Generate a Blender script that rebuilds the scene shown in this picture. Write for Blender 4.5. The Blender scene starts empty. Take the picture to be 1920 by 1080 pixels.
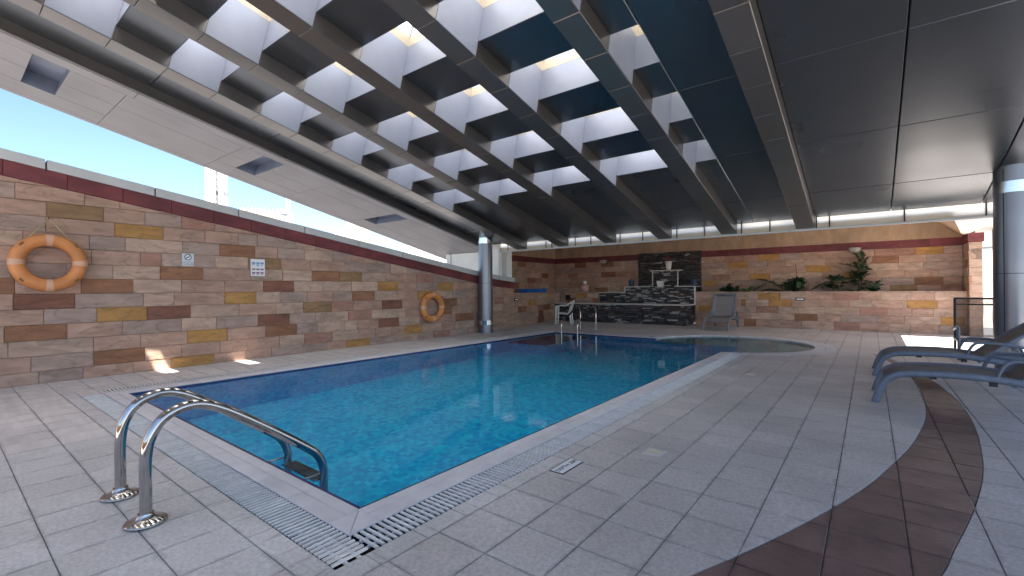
import bpy, bmesh, math, random
from mathutils import Vector, Matrix, Euler
random.seed(7)
R = math.radians
# ------------------------------------------------------------------ units
# The place was measured with the camera 1.56 units above the deck; one unit is K metres.
K = 1.2 / 1.56
scene = bpy.context.scene
col = scene.collection

# ------------------------------------------------------------------ camera
cam_d = bpy.data.cameras.new('camera')
cam = bpy.data.objects.new('camera', cam_d); col.objects.link(cam)
Ydir = Vector((1632 - 960, -(538 - 540), -857)).normalized()       # +Y of the place, in camera axes
Xdir = -Vector((-133 - 960, -(550 - 540), -857))
Xdir = (Xdir - Xdir.dot(Ydir) * Ydir).normalized()
Zdir = Xdir.cross(Ydir)
cam.matrix_world = Matrix.Translation((0, 0, 1.2)) @ Matrix((Xdir, Ydir, Zdir)).to_4x4()
cam_d.sensor_width = 36; cam_d.lens = 857 / 1920 * 36
cam_d.clip_start = 0.05; cam_d.clip_end = 8000
scene.camera = cam
scene.render.resolution_x, scene.render.resolution_y = 1024, 576

# ------------------------------------------------------------------ sky and sun
SUN_EL, SUN_AZ = R(56.7), R(-38.6)            # azimuth counted from +X towards +Y
sdir = Vector((math.cos(SUN_EL) * math.cos(SUN_AZ), math.cos(SUN_EL) * math.sin(SUN_AZ), math.sin(SUN_EL)))
w = bpy.data.worlds.new('World'); scene.world = w; w.use_nodes = True
nt = w.node_tree; nt.nodes.clear()
sky = nt.nodes.new('ShaderNodeTexSky'); sky.sky_type = 'NISHITA'; sky.sun_disc = False
sky.sun_elevation = SUN_EL; sky.sun_rotation = math.atan2(sdir.x, sdir.y)
sky.air_density = 1.0; sky.dust_density = 0.3; sky.ozone_density = 4.0
bg = nt.nodes.new('ShaderNodeBackground'); bg.inputs[1].default_value = 0.05
ow = nt.nodes.new('ShaderNodeOutputWorld')
nt.links.new(sky.outputs[0], bg.inputs[0]); nt.links.new(bg.outputs[0], ow.inputs[0])
sun_d = bpy.data.lights.new('sun', 'SUN'); sun_d.energy = 5.0; sun_d.angle = R(0.53); sun_d.color = (1, .93, .82)
sun = bpy.data.objects.new('sun', sun_d); col.objects.link(sun)
sun.rotation_euler = sdir.to_track_quat('Z', 'Y').to_euler(); sun.location = (6, -3, 12)
vs = scene.view_settings
vs.view_transform = 'Standard'; vs.look = 'None'; vs.gamma = 1; vs.use_curve_mapping = False
vs.exposure = 2.55
scene.render.engine = 'CYCLES'
try:
    scene.cycles.max_bounces = 10; scene.cycles.diffuse_bounces = 6; scene.cycles.glossy_bounces = 4
    scene.cycles.transparent_max_bounces = 10; scene.cycles.sample_clamp_indirect = 6
except Exception: pass

# ------------------------------------------------------------------ materials
MATS = {}
def nodes_of(name):
    m = bpy.data.materials.new(name); m.use_nodes = True
    t = m.node_tree; b = t.nodes['Principled BSDF']; MATS[name] = m
    return m, t, b
def mat(name, colr, rough=.6, metal=0, vein=0, grime=0, var=.0, vscale=6, bump=0, bscale=40, stretch=(1, 1, 1), rnd=0.0, col2=None, spec=.5, coat=0, detail=4, wear=0):
    m, t, b = nodes_of(name)
    N, L = t.nodes.new, t.links.new
    b.inputs['Base Color'].default_value = (*colr, 1); b.inputs['Roughness'].default_value = rough
    b.inputs['Metallic'].default_value = metal; b.inputs['Specular IOR Level'].default_value = spec
    if coat: b.inputs['Coat Weight'].default_value = coat; b.inputs['Coat Roughness'].default_value = .08
    tc = N('ShaderNodeTexCoord'); mp = N('ShaderNodeMapping'); mp.inputs['Scale'].default_value = stretch
    L(tc.outputs['Object'], mp.inputs['Vector'])
    oi = N('ShaderNodeObjectInfo')
    if rnd:
        ml = N('ShaderNodeVectorMath'); ml.operation = 'SCALE'; ml.inputs['Scale'].default_value = 37
        cb = N('ShaderNodeCombineXYZ')
        for i in range(3): L(oi.outputs['Random'], cb.inputs[i])
        L(cb.outputs[0], ml.inputs[0]); L(ml.outputs[0], mp.inputs['Location'])
    cur = None
    if var:
        nz = N('ShaderNodeTexNoise'); nz.inputs['Scale'].default_value = vscale; nz.inputs['Detail'].default_value = detail
        nz.inputs['Roughness'].default_value = .6
        L(mp.outputs[0], nz.inputs['Vector'])
        mx = N('ShaderNodeMix'); mx.data_type = 'RGBA'
        c2 = col2 or tuple(c * (1 - var) for c in colr)
        c1 = colr if col2 else tuple(min(1, c * (1 + var)) for c in colr)
        mx.inputs[6].default_value = (*c1, 1); mx.inputs[7].default_value = (*c2, 1)
        rp = N('ShaderNodeMapRange'); rp.inputs[1].default_value = .35; rp.inputs[2].default_value = .65
        L(nz.outputs[0], rp.inputs[0]); L(rp.outputs[0], mx.inputs[0]); cur = mx.outputs[2]
        rr = N('ShaderNodeMapRange'); rr.inputs[3].default_value = max(.02, rough - .1); rr.inputs[4].default_value = min(1, rough + .1)
        L(nz.outputs[0], rr.inputs[0]); L(rr.outputs[0], b.inputs['Roughness'])
    if vein:
        n4 = N('ShaderNodeTexNoise'); n4.inputs['Scale'].default_value = 1.7; n4.inputs['Detail'].default_value = 3; n4.inputs['Distortion'].default_value = .6
        L(mp.outputs[0], n4.inputs['Vector'])
        sb = N('ShaderNodeMath'); sb.operation = 'SUBTRACT'; sb.inputs[1].default_value = .5; L(n4.outputs[0], sb.inputs[0])
        ab = N('ShaderNodeMath'); ab.operation = 'ABSOLUTE'; L(sb.outputs[0], ab.inputs[0])
        r4 = N('ShaderNodeMapRange'); r4.inputs[1].default_value = 0; r4.inputs[2].default_value = .022; r4.inputs[3].default_value = 1 - vein; r4.inputs[4].default_value = 1
        L(ab.outputs[0], r4.inputs[0])
        m4 = N('ShaderNodeMix'); m4.data_type = 'RGBA'; m4.blend_type = 'MULTIPLY'; m4.inputs[0].default_value = 1
        if cur: L(cur, m4.inputs[6])
        else: m4.inputs[6].default_value = (*colr, 1)
        L(r4.outputs[0], m4.inputs[7]); cur = m4.outputs[2]
    if wear:
        n2 = N('ShaderNodeTexNoise'); n2.inputs['Scale'].default_value = 1.1; n2.inputs['Detail'].default_value = 6
        gp = N('ShaderNodeNewGeometry'); L(gp.outputs['Position'], n2.inputs['Vector'])
        r2 = N('ShaderNodeMapRange'); r2.inputs[1].default_value = .4; r2.inputs[2].default_value = .7
        r2.inputs[3].default_value = 1; r2.inputs[4].default_value = 1 - wear
        L(n2.outputs[0], r2.inputs[0])
        mv = N('ShaderNodeMix'); mv.data_type = 'RGBA'; mv.blend_type = 'MULTIPLY'; mv.inputs[0].default_value = 1
        if cur: L(cur, mv.inputs[6])
        else: mv.inputs[6].default_value = (*colr, 1)
        L(r2.outputs[0], mv.inputs[7]); cur = mv.outputs[2]
    if grime:                                # dirt that has settled along the joints of the paving grid
        g5 = N('ShaderNodeNewGeometry'); sx5 = N('ShaderNodeSeparateXYZ'); L(g5.outputs['Position'], sx5.inputs[0]); ds5 = []
        for ax_, o5 in ((0, -2.20), (1, 1.235)):
            a5 = N('ShaderNodeMath'); a5.operation = 'MULTIPLY_ADD'; a5.inputs[1].default_value = 1 / (.395 * K); a5.inputs[2].default_value = -o5 / .395 + 100
            L(sx5.outputs[ax_], a5.inputs[0]); f5 = N('ShaderNodeMath'); f5.operation = 'PINGPONG'; f5.inputs[1].default_value = .5; L(a5.outputs[0], f5.inputs[0]); ds5.append(f5)
        mn5 = N('ShaderNodeMath'); mn5.operation = 'MINIMUM'; L(ds5[0].outputs[0], mn5.inputs[0]); L(ds5[1].outputs[0], mn5.inputs[1])
        nz5 = N('ShaderNodeTexNoise'); nz5.inputs['Scale'].default_value = 7; nz5.inputs['Detail'].default_value = 5; L(g5.outputs['Position'], nz5.inputs['Vector'])
        w5 = N('ShaderNodeMapRange'); w5.inputs[1].default_value = .42; w5.inputs[2].default_value = .72; w5.inputs[3].default_value = .012; w5.inputs[4].default_value = .14; L(nz5.outputs[0], w5.inputs[0])
        r5 = N('ShaderNodeMapRange'); r5.inputs[1].default_value = 0; r5.inputs[3].default_value = 1 - grime; r5.inputs[4].default_value = 1
        L(mn5.outputs[0], r5.inputs[0]); L(w5.outputs[0], r5.inputs[2])
        m5 = N('ShaderNodeMix'); m5.data_type = 'RGBA'; m5.blend_type = 'MULTIPLY'; m5.inputs[0].default_value = 1
        if cur: L(cur, m5.inputs[6])
        else: m5.inputs[6].default_value = (*colr, 1)
        L(r5.outputs[0], m5.inputs[7]); cur = m5.outputs[2]
    if rnd:
        hs = N('ShaderNodeHueSaturation')
        r3 = N('ShaderNodeMapRange'); r3.inputs[3].default_value = 1 - rnd; r3.inputs[4].default_value = 1 + rnd
        L(oi.outputs['Random'], r3.inputs[0]); L(r3.outputs[0], hs.inputs['Value'])
        if cur: L(cur, hs.inputs['Color'])
        else: hs.inputs['Color'].default_value = (*colr, 1)
        cur = hs.outputs[0]
    if cur: L(cur, b.inputs['Base Color'])
    if bump:
        nb = N('ShaderNodeTexNoise'); nb.inputs['Scale'].default_value = bscale; nb.inputs['Detail'].default_value = 6
        L(mp.outputs[0], nb.inputs['Vector'])
        bp = N('ShaderNodeBump'); bp.inputs['Strength'].default_value = bump; bp.inputs['Distance'].default_value = .02
        L(nb.outputs[0], bp.inputs['Height']); L(bp.outputs[0], b.inputs['Normal'])
    return m

S = dict(rough=.75, var=.17, vscale=3.0, bump=1.0, bscale=4.5, stretch=(1.2, 1, 3), rnd=.07, detail=8, vein=.28, wear=.12)
mat('stone_pink', (.44, .275, .205), **S)
mat('stone_grey', (.39, .275, .225), **S)
mat('stone_pale', (.48, .33, .25), **S)
mat('stone_rose', (.37, .195, .145), **S)
mat('stone_brown', (.29, .135, .072), **S)
mat('stone_dark', (.24, .10, .064), **S)
mat('stone_ochre', (.45, .235, .075), **S)
mat('stone_olive', (.29, .17, .085), **S)
mat('mortar', (.24, .17, .135), .9, var=.2, vscale=9, bump=.4, bscale=60)
mat('red_sandstone', (.175, .036, .042), .6, var=.25, vscale=2.5, bump=.3, bscale=12, rnd=.1, stretch=(1, 1, 2), wear=.25)
mat('coping_metal', (.55, .56, .56), .5, var=.05, vscale=3, wear=.12)
mat('white_render', (.80, .79, .76), .8, var=.04, vscale=4, bump=.15, bscale=70)
mat('stucco', (.46, .31, .20), .9, var=.14, vscale=5, bump=.5, bscale=55, stretch=(1, 1, .4), wear=.15)
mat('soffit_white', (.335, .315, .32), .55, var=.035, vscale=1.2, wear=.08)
mat('soffit_joint', (.12, .11, .11), .8)
mat('recess_blue', (.25, .29, .38), .35, metal=.2, var=.1, vscale=3)
mat('roof_panel', (.115, .128, .145), .30, metal=.85, var=.05, vscale=.8, rnd=.06, detail=2)
mat('beam_panel', (.165, .155, .148), .32, metal=.75, var=.06, vscale=1.0, rnd=.07, detail=3)
mat('shaft_panel', (.29, .32, .40), .40, metal=.15, var=.05, vscale=1.3, wear=.08)  # paler copy of the roof cladding, with the skylight falling on it painted in
mat('joint_black', (.015, .015, .017), .8)
mat('skylight_frame', (.68, .60, .46), .5, var=.06)
mat('column_metal', (.23, .24, .275), .33, metal=.75, var=.06, vscale=1, wear=.08)
mat('column_band', (.75, .76, .78), .16, metal=1)
mat('chrome', (.43, .415, .40), .06, metal=1, var=.05, vscale=5)
mat('tile_grey', (.56, .52, .505), .48, grime=0.26, var=.15, vscale=55, bump=.18, bscale=120, rnd=.07, wear=.22, detail=5)
mat('tile_cool', (.60, .575, .565), .60, grime=0.26, var=.13, vscale=55, bump=.18, bscale=120, rnd=.05, wear=.25, detail=5)
mat('tile_warm', (.64, .595, .57), .6, grime=0.26, var=.10, vscale=2.2, bump=.2, bscale=50, stretch=(.6, 5, 1), rnd=.05, wear=.15)
mat('tile_brown', (.185, .118, .105), .45, grime=0.35, var=.22, vscale=5, bump=.2, bscale=60, rnd=.1, wear=.2, detail=7)
mat('tile_bed', (.17, .155, .15), .95, var=.3, vscale=30)
mat('coping_stone', (.64, .62, .64), .55, var=.07, vscale=7, bump=.12, bscale=70, rnd=.05, wear=.1)
mat('grate_plastic', (.66, .66, .65), .4, var=.1, vscale=20, rnd=.07)
mat('channel_dark', (.006, .006, .008), .9, spec=.1)
mat('navy_tile', (.012, .028, .12), .18, var=.2, vscale=14, spec=.6)
mat('step_tile', (.012, .045, .24), .3, var=.2, vscale=14)
mat('ring_orange', (.66, .25, .075), .42, var=.12, vscale=5, bump=.08, bscale=60, wear=.12)
mat('ring_tape', (.62, .36, .24), .5, var=.08)
mat('rope', (.45, .37, .20), .9, bump=.5, bscale=90)
mat('dark_brass', (.18, .09, .03), .4, metal=.6)
mat('sign_white', (.78, .79, .82), .35)
mat('sign_grey', (.50, .52, .58), .3, metal=.4)
mat('sign_black', (.015, .015, .02), .5)
mat('sign_blue', (.09, .22, .55), .5)
mat('sign_maroon', (.22, .07, .12), .5)
mat('depth_blue', (.03, .16, .26), .3)
mat('lounger_frame', (.15, .18, .24), .38, var=.12, vscale=9, bump=.05, bscale=120, wear=.12)
mat('lounger_sling', (.17, .152, .145), .7, var=.15, vscale=60, bump=.3, bscale=260)
mat('sling_grey', (.22, .20, .205), .65, var=.12, vscale=40, bump=.3, bscale=260)
mat('black_plastic', (.012, .012, .014), .45)
mat('white_plastic', (.76, .74, .68), .38, var=.06, vscale=12)
mat('pot_white', (.78, .76, .72), .4, var=.06)
mat('pot_pink', (.58, .36, .33), .6, var=.1)
mat('pot_blue', (.02, .05, .11), .4)
mat('soil', (.05, .032, .022), .95, var=.4, vscale=20, bump=.8, bscale=30)
mat('leaf', (.035, .085, .028), .42, var=.35, vscale=7, rnd=.2)
mat('leaf_dark', (.02, .05, .022), .4, var=.3, vscale=7, rnd=.2)
mat('stem', (.10, .12, .04), .6, var=.2)
mat('stem_dry', (.16, .09, .05), .7, var=.2)
mat('flower', (.38, .07, .10), .6, var=.3, vscale=20)
mat('tarp_blue', (.02, .16, .55), .5, var=.1)
for i, c in enumerate([(.035, .031, .034), (.07, .058, .054), (.12, .06, .042), (.15, .135, .13), (.02, .02, .024), (.07, .075, .092), (.42, .40, .40)]):
    mat('slate_%d' % i, c, .38, var=.35, vscale=14, bump=.6, bscale=30)
mat('cap_stone', (.62, .58, .54), .5, var=.08, vscale=8)
mat('tower_white', (.50, .49, .48), .6, var=.03, vscale=.02)
mat('tower_grey', (.40, .41, .44), .4, var=.03, vscale=.02)
mat('tower_glass', (.18, .22, .28), .2)
mat('tower_cream', (.55, .45, .32), .7)
mat('tower_band', (.25, .25, .28), .5)
mat('sand', (.165, .16, .165), .9, var=.15, vscale=.02)
mat('lamp_grey', (.42, .40, .38), .5)

def opal(name, c, tr):
    m, t, b = nodes_of(name); t.nodes.remove(b)
    N, L = t.nodes.new, t.links.new
    tl = N('ShaderNodeBsdfTranslucent'); tl.inputs[0].default_value = (*c, 1)
    df = N('ShaderNodeBsdfDiffuse'); df.inputs[0].default_value = (.75, .75, .75, 1)
    mx = N('ShaderNodeMixShader'); mx.inputs[0].default_value = tr
    L(df.outputs[0], mx.inputs[1]); L(tl.outputs[0], mx.inputs[2]); L(mx.outputs[0], t.nodes['Material Output'].inputs[0])
opal('opal_glass', (.96, .975, 1.0), .93)
opal('frosted_glass', (1.0, .95, .88), .85)
def clear(name, c):
    m, t, b = nodes_of(name); t.nodes.remove(b)
    N, L = t.nodes.new, t.links.new
    tp = N('ShaderNodeBsdfTransparent'); tp.inputs[0].default_value = (*c, 1)
    gl = N('ShaderNodeBsdfGlossy'); gl.inputs['Roughness'].default_value = .03
    fr = N('ShaderNodeFresnel'); fr.inputs[0].default_value = 1.3
    mx = N('ShaderNodeMixShader')
    L(fr.outputs[0], mx.inputs[0]); L(tp.outputs[0], mx.inputs[1]); L(gl.outputs[0], mx.inputs[2])
    L(mx.outputs[0], t.nodes['Material Output'].inputs[0]); return m, t, fr, gl
clear('clear_glass', (.9, .92, .92))
# water: a rippled refracting surface
m, t, b_ = nodes_of('water'); t.nodes.remove(b_)
N, L = t.nodes.new, t.links.new
gl = N('ShaderNodeBsdfRefraction'); gl.inputs['Color'].default_value = (.94, .99, 1, 1); gl.inputs['Roughness'].default_value = .0; gl.inputs['IOR'].default_value = 1.15
mr = N('ShaderNodeBsdfGlossy'); mr.inputs['Roughness'].default_value = .0; fr = N('ShaderNodeFresnel'); fr.inputs['IOR'].default_value = 1.21
mx = N('ShaderNodeMixShader'); L(fr.outputs[0], mx.inputs[0]); L(gl.outputs[0], mx.inputs[1]); L(mr.outputs[0], mx.inputs[2])
L(mx.outputs[0], t.nodes['Material Output'].inputs[0])
tc = N('ShaderNodeTexCoord'); nz = N('ShaderNodeTexNoise'); nz.inputs['Scale'].default_value = 3.2; nz.inputs['Detail'].default_value = 2
nz2 = N('ShaderNodeTexNoise'); nz2.inputs['Scale'].default_value = 14; nz2.inputs['Detail'].default_value = 1
ad = N('ShaderNodeMath'); ad.operation = 'MULTIPLY_ADD'; ad.inputs[1].default_value = .18
bp = N('ShaderNodeBump'); bp.inputs['Strength'].default_value = .045; bp.inputs['Distance'].default_value = .05
L(tc.outputs['Object'], nz.inputs[0]); L(tc.outputs['Object'], nz2.inputs[0])
L(nz2.outputs[0], ad.inputs[0]); L(nz.outputs[0], ad.inputs[2]); L(ad.outputs[0], bp.inputs['Height'])
L(bp.outputs[0], gl.inputs['Normal']); L(bp.outputs[0], mr.inputs['Normal']); L(bp.outputs[0], fr.inputs['Normal'])
def mosaic(name, a, bcol, mort, scale=9.0):
    m, t, b = nodes_of(name); N, L = t.nodes.new, t.links.new
    tc = N('ShaderNodeTexCoord')
    # the tiles look bent through the rippled water
    nz = N('ShaderNodeTexNoise'); nz.inputs['Scale'].default_value = 5; nz.inputs['Detail'].default_value = 2
    L(tc.outputs['Object'], nz.inputs[0])
    ms = N('ShaderNodeVectorMath'); ms.operation = 'MULTIPLY_ADD'; ms.inputs[1].default_value = (.10, .10, .10)
    L(nz.outputs['Color'], ms.inputs[0]); L(tc.outputs['Object'], ms.inputs[2])
    br = N('ShaderNodeTexVoronoi'); br.inputs['Scale'].default_value = scale; br.distance = 'CHEBYCHEV'; br.inputs['Randomness'].default_value = .35
    L(ms.outputs[0], br.inputs['Vector'])
    sp = N('ShaderNodeSeparateColor'); L(br.outputs['Color'], sp.inputs[0])
    mx = N('ShaderNodeMix'); mx.data_type = 'RGBA'; mx.inputs[6].default_value = (*a, 1); mx.inputs[7].default_value = (*bcol, 1)
    L(sp.outputs[0], mx.inputs[0])
    L(mx.outputs[2], b.inputs['Base Color']); b.inputs['Roughness'].default_value = .3
mosaic('pool_mosaic', (.004, .40, .82), (.03, .72, 1.0), (.3, .5, .6), 18.0)
mosaic('kids_mosaic', (.20, .46, .56), (.30, .58, .66), (.3, .3, .3))

# ------------------------------------------------------------------ mesh helpers
ALL = []
def link(o, parent=None):
    col.objects.link(o); ALL.append(o)
    if parent: o.parent = parent
    return o
def tag(o, label=None, cat=None, group=None, kind=None):
    if label: o['label'] = label
    if cat: o['category'] = cat
    if group: o['group'] = group
    if kind: o['kind'] = kind
    return o
def empty(name, loc=(0, 0, 0), label=None, cat=None, group=None, rot=None):
    o = bpy.data.objects.new(name, None); link(o); o.location = loc; o.empty_display_size = .1
    if rot: o.rotation_euler = rot
    return tag(o, label, cat, group)

class MB:
    def __init__(s): s.v = []; s.f = []; s.mi = []; s.sm = []
    def add(s, vs, fs, mi=0, smooth=False):
        b = len(s.v); s.v += [tuple(p) for p in vs]
        for f in fs: s.f.append([i + b for i in f]); s.mi.append(mi); s.sm.append(smooth)
        return s
    def box(s, x0, x1, y0, y1, z0, z1, mi=0, ch=0):
        if ch:
            return s.prism([(x0, y0), (x1, y0), (x1, y1), (x0, y1)], lambda a, b, c: (a, b, c), z1, z0, ch, mi)
        vs = [(x, y, z) for z in (z0, z1) for y in (y0, y1) for x in (x0, x1)]
        return s.add(vs, [(0, 2, 3, 1), (4, 5, 7, 6), (0, 1, 5, 4), (1, 3, 7, 5), (3, 2, 6, 7), (2, 0, 4, 6)], mi)
    def prism(s, poly, to3, front, back, ch=.006, mi=0, jitter=0):
        """poly: convex outline, counter-clockwise as seen from the front; the front edge is chamfered by ch"""
        if sum(poly[i - 1][0] * poly[i][1] - poly[i][0] * poly[i - 1][1] for i in range(len(poly))) < 0: poly = list(reversed(poly))
        n = len(poly); ins = []
        for i in range(n):
            p0, p1, p2 = poly[i - 1], poly[i], poly[(i + 1) % n]
            d1 = (p1[0] - p0[0], p1[1] - p0[1]); d2 = (p2[0] - p1[0], p2[1] - p1[1])
            l1 = math.hypot(*d1) or 1e-9; l2 = math.hypot(*d2) or 1e-9
            n1 = (-d1[1] / l1, d1[0] / l1); n2 = (-d2[1] / l2, d2[0] / l2)
            k = 1 + n1[0] * n2[0] + n1[1] * n2[1]
            k = max(k, .4)
            ins.append((p1[0] + (n1[0] + n2[0]) / k * ch, p1[1] + (n1[1] + n2[1]) / k * ch))
        sg = 1 if front > back else -1
        j = [random.uniform(-jitter, jitter) for _ in range(n)] if jitter else [0] * n
        vs = [to3(p[0], p[1], back) for p in poly] + [to3(p[0], p[1], front - sg * ch + a) for p, a in zip(poly, j)] + [to3(p[0], p[1], front + a) for p, a in zip(ins, j)]
        fs = []
        for i in range(n):
            k = (i + 1) % n
            fs.append((i, k, n + k, n + i)); fs.append((n + i, n + k, 2 * n + k, 2 * n + i))
        fs.append(tuple(range(2 * n, 3 * n))); fs.append(tuple(reversed(range(n))))
        return s.add(vs, fs, mi)
    def quad(s, a, b, c, d, mi=0): return s.add([a, b, c, d], [(0, 1, 2, 3)], mi)
    def tube(s, pts, r, seg=10, mi=0, cap=True, flat=None):
        """round (or, with flat=(a,b), oval) tube along pts; r may be a list"""
        pts = [Vector(p) for p in pts]; n = len(pts)
        rr = r if isinstance(r, (list, tuple)) else [r] * n
        t0 = (pts[1] - pts[0]).normalized()
        up = Vector((0, 0, 1)) if abs(t0.z) < .9 else Vector((1, 0, 0))
        nrm = (up - up.dot(t0) * t0).normalized(); vs = []; fs = []
        for i, p in enumerate(pts):
            if i == 0: tg = t0
            elif i == n - 1: tg = (pts[-1] - pts[-2]).normalized()
            else: tg = ((pts[i + 1] - p).normalized() + (p - pts[i - 1]).normalized()).normalized()
            nrm = (nrm - nrm.dot(tg) * tg).normalized(); bn = tg.cross(nrm)
            fa, fb = flat or (1, 1)
            for k in range(seg):
                a = 2 * math.pi * k / seg
                vs.append(p + nrm * math.cos(a) * rr[i] * fa + bn * math.sin(a) * rr[i] * fb)
        for i in range(n - 1):
            for k in range(seg):
                k2 = (k + 1) % seg
                fs.append((i * seg + k, i * seg + k2, (i + 1) * seg + k2, (i + 1) * seg + k))
        s.add(vs, fs, mi, True)
        if cap: s.add([vs[k] for k in range(seg)], [tuple(reversed(range(seg)))], mi); s.add(vs[-seg:], [tuple(range(seg))], mi)
        return s
    def lathe(s, prof, c=(0, 0, 0), seg=24, mi=0, smooth=True):
        vs = []; fs = []; n = len(prof)
        for (r, z) in prof:
            for k in range(seg):
                a = 2 * math.pi * k / seg; vs.append((c[0] + r * math.cos(a), c[1] + r * math.sin(a), c[2] + z))
        for i in range(n - 1):
            for k in range(seg):
                k2 = (k + 1) % seg; fs.append((i * seg + k, i * seg + k2, (i + 1) * seg + k2, (i + 1) * seg + k))
        s.add(vs, fs, mi, smooth)
        if prof[0][0] > 1e-4: s.add(vs[:seg], [tuple(reversed(range(seg)))], mi)
        if prof[-1][0] > 1e-4: s.add(vs[-seg:], [tuple(range(seg))], mi)
        return s
    def mesh(s, name, mats):
        me = bpy.data.meshes.new(name); me.from_pydata(s.v, [], s.f)
        for m in ([mats] if isinstance(mats, str) else mats): me.materials.append(MATS[m])
        me.polygons.foreach_set('material_index', s.mi); me.polygons.foreach_set('use_smooth', s.sm)
        me.update(); return me
    def build(s, name, mats, parent=None, loc=None, recentre=False):
        if recentre:
            n = len(s.v); c = [sum(p[i] for p in s.v) / n for i in range(3)]
            s.v = [(p[0] - c[0], p[1] - c[1], p[2] - c[2]) for p in s.v]; loc = c
        o = bpy.data.objects.new(name, s.mesh(name, mats)); link(o, parent)
        if loc: o.location = loc
        return o
def dup(o, loc=None, parent='same'):
    c = o.copy(); col.objects.link(c); ALL.append(c)
    c.parent = o.parent if parent == 'same' else parent
    if loc is not None: c.location = loc
    return c
def clip(poly, a, b, c):
    """keep the part of poly where a*x + b*y <= c"""
    out = []
    for i in range(len(poly)):
        p, q = poly[i], poly[(i + 1) % len(poly)]
        dp = a * p[0] + b * p[1] - c; dq = a * q[0] + b * q[1] - c
        if dp <= 0: out.append(p)
        if dp * dq < 0:
            t_ = dp / (dp - dq); out.append((p[0] + t_ * (q[0] - p[0]), p[1] + t_ * (q[1] - p[1])))
    res = []
    for p in out:
        if not res or math.hypot(p[0] - res[-1][0], p[1] - res[-1][1]) > 1e-4: res.append(p)
    if len(res) > 1 and math.hypot(res[0][0] - res[-1][0], res[0][1] - res[-1][1]) < 1e-4: res.pop()
    return res
def area(p): return .5 * sum(p[i - 1][0] * p[i][1] - p[i][0] * p[i - 1][1] for i in range(len(p)))
def interp(tab, x):
    if x <= tab[0][0]: return tab[0][1]
    for (a, b), (c, d) in zip(tab, tab[1:]):
        if x <= c: return b + (d - b) * (x - a) / (c - a)
    return tab[-1][1]
def smooth_path(pts, n=5):
    """Catmull-Rom through pts"""
    P = [Vector(p) for p in pts]; P = [2 * P[0] - P[1]] + P + [2 * P[-1] - P[-2]]; out = []
    for i in range(1, len(P) - 2):
        a, b, c, d = P[i - 1:i + 3]
        for k in range(n):
            t_ = k / n
            out.append(.5 * ((2 * b) + (c - a) * t_ + (2 * a - 5 * b + 4 * c - d) * t_ ** 2 + (3 * b - a - 3 * c + d) * t_ ** 3))
    out.append(P[-2]); return out
def text(body, size, to, name, matn, parent, rot, ext=.001):
    cu = bpy.data.curves.new(name, 'FONT'); cu.body = body; cu.size = size; cu.extrude = ext
    cu.align_x = 'CENTER'; cu.align_y = 'CENTER'
    tmp = bpy.data.objects.new('tmp', cu); col.objects.link(tmp)
    bpy.context.view_layer.update()
    me = bpy.data.meshes.new_from_object(tmp.evaluated_get(bpy.context.evaluated_depsgraph_get()))
    bpy.data.objects.remove(tmp); me.materials.clear(); me.materials.append(MATS[matn])
    o = bpy.data.objects.new(name, me); link(o, parent); o.location = to; o.rotation_euler = rot
    return o

# ------------------------------------------------------------------ plan of the place (units)
XW = -11.2                                  # face of the long stone wall
PX0, PX1, PY0, PY1 = -9.05, -2.87, 1.88, 14.05     # main pool
CX, CY, CR = -3.2, 14.0, 2.08               # round paddling pool
YF = 13.64                                  # far end of the big roof
YP, YB = 20.4, 21.2                         # planter front, back wall
T = .395
ZW = -.035                                  # water level

# ------------------------------------------------------------------ ground outside
g = MB(); g.quad((-4000, -4000, -9), (4000, -4000, -9), (4000, 4000, -9), (-4000, 4000, -9))
tag(g.build('ground', 'sand'), 'pale sandy city ground far below the terrace', None, kind='structure')

# ------------------------------------------------------------------ deck
deck = empty('pool_deck'); tag(deck, 'grey and pale stone paving around the pool', None, kind='structure')
BX0, BX1, BY0, BY1 = -9.80, -2.20, 1.235, 14.62     # outside of the pool's border strips
fin = [(-6, -3.2), (-2, -2.4), (.3, -1.75), (1.6, -1.2), (2.55, -.78), (2.84, -.65), (3.22, -.49), (3.86, -.25), (4.54, -.03), (5.17, .13), (6.04, .32), (7.08, .48), (7.92, .55), (9.0, .585), (9.88, .57), (11.2, .47), (12.6, .25), (13.6, 0)]
fout = [(-6, -2.6), (-2, -1.5), (0, -.75), (1.4, -.32), (2.6, .04), (3.37, .29), (3.75, .38), (4.42, .54), (5.19, .69), (5.92, .79), (7.18, .90), (8.51, .93), (9.84, .84), (11.2, .68), (12.6, .40), (13.6, .10)]
fin, fout = [[(p.x, p.y) for p in smooth_path([(a, b, 0) for a, b in tab_], 8)] for tab_ in (fin, fout)]
ys_b = [-6 + i * .07 for i in range(281)]
inner = [(interp(fin, y), y) for y in ys_b]; outer = [(interp(fout, y), y) for y in ys_b]
polyL = [(-40, -6)] + inner + [(-40, ys_b[-1])]
polyL = list(reversed(polyL)) if area(polyL) < 0 else polyL
polyM = outer + list(reversed(inner)); polyM = polyM if area(polyM) > 0 else list(reversed(polyM))
polyR = outer + [(40, ys_b[-1]), (40, -6)]; polyR = polyR if area(polyR) > 0 else list(reversed(polyR))
def cell_clip(poly, x0, x1, y0, y1):
    p = clip(poly, -1, 0, -x0)
    if len(p) > 2: p = clip(p, 1, 0, x1)
    if len(p) > 2: p = clip(p, 0, -1, -y0)
    if len(p) > 2: p = clip(p, 0, 1, y1)
    return p
cam_pos = Vector((0, 0, 1.56))
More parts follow.
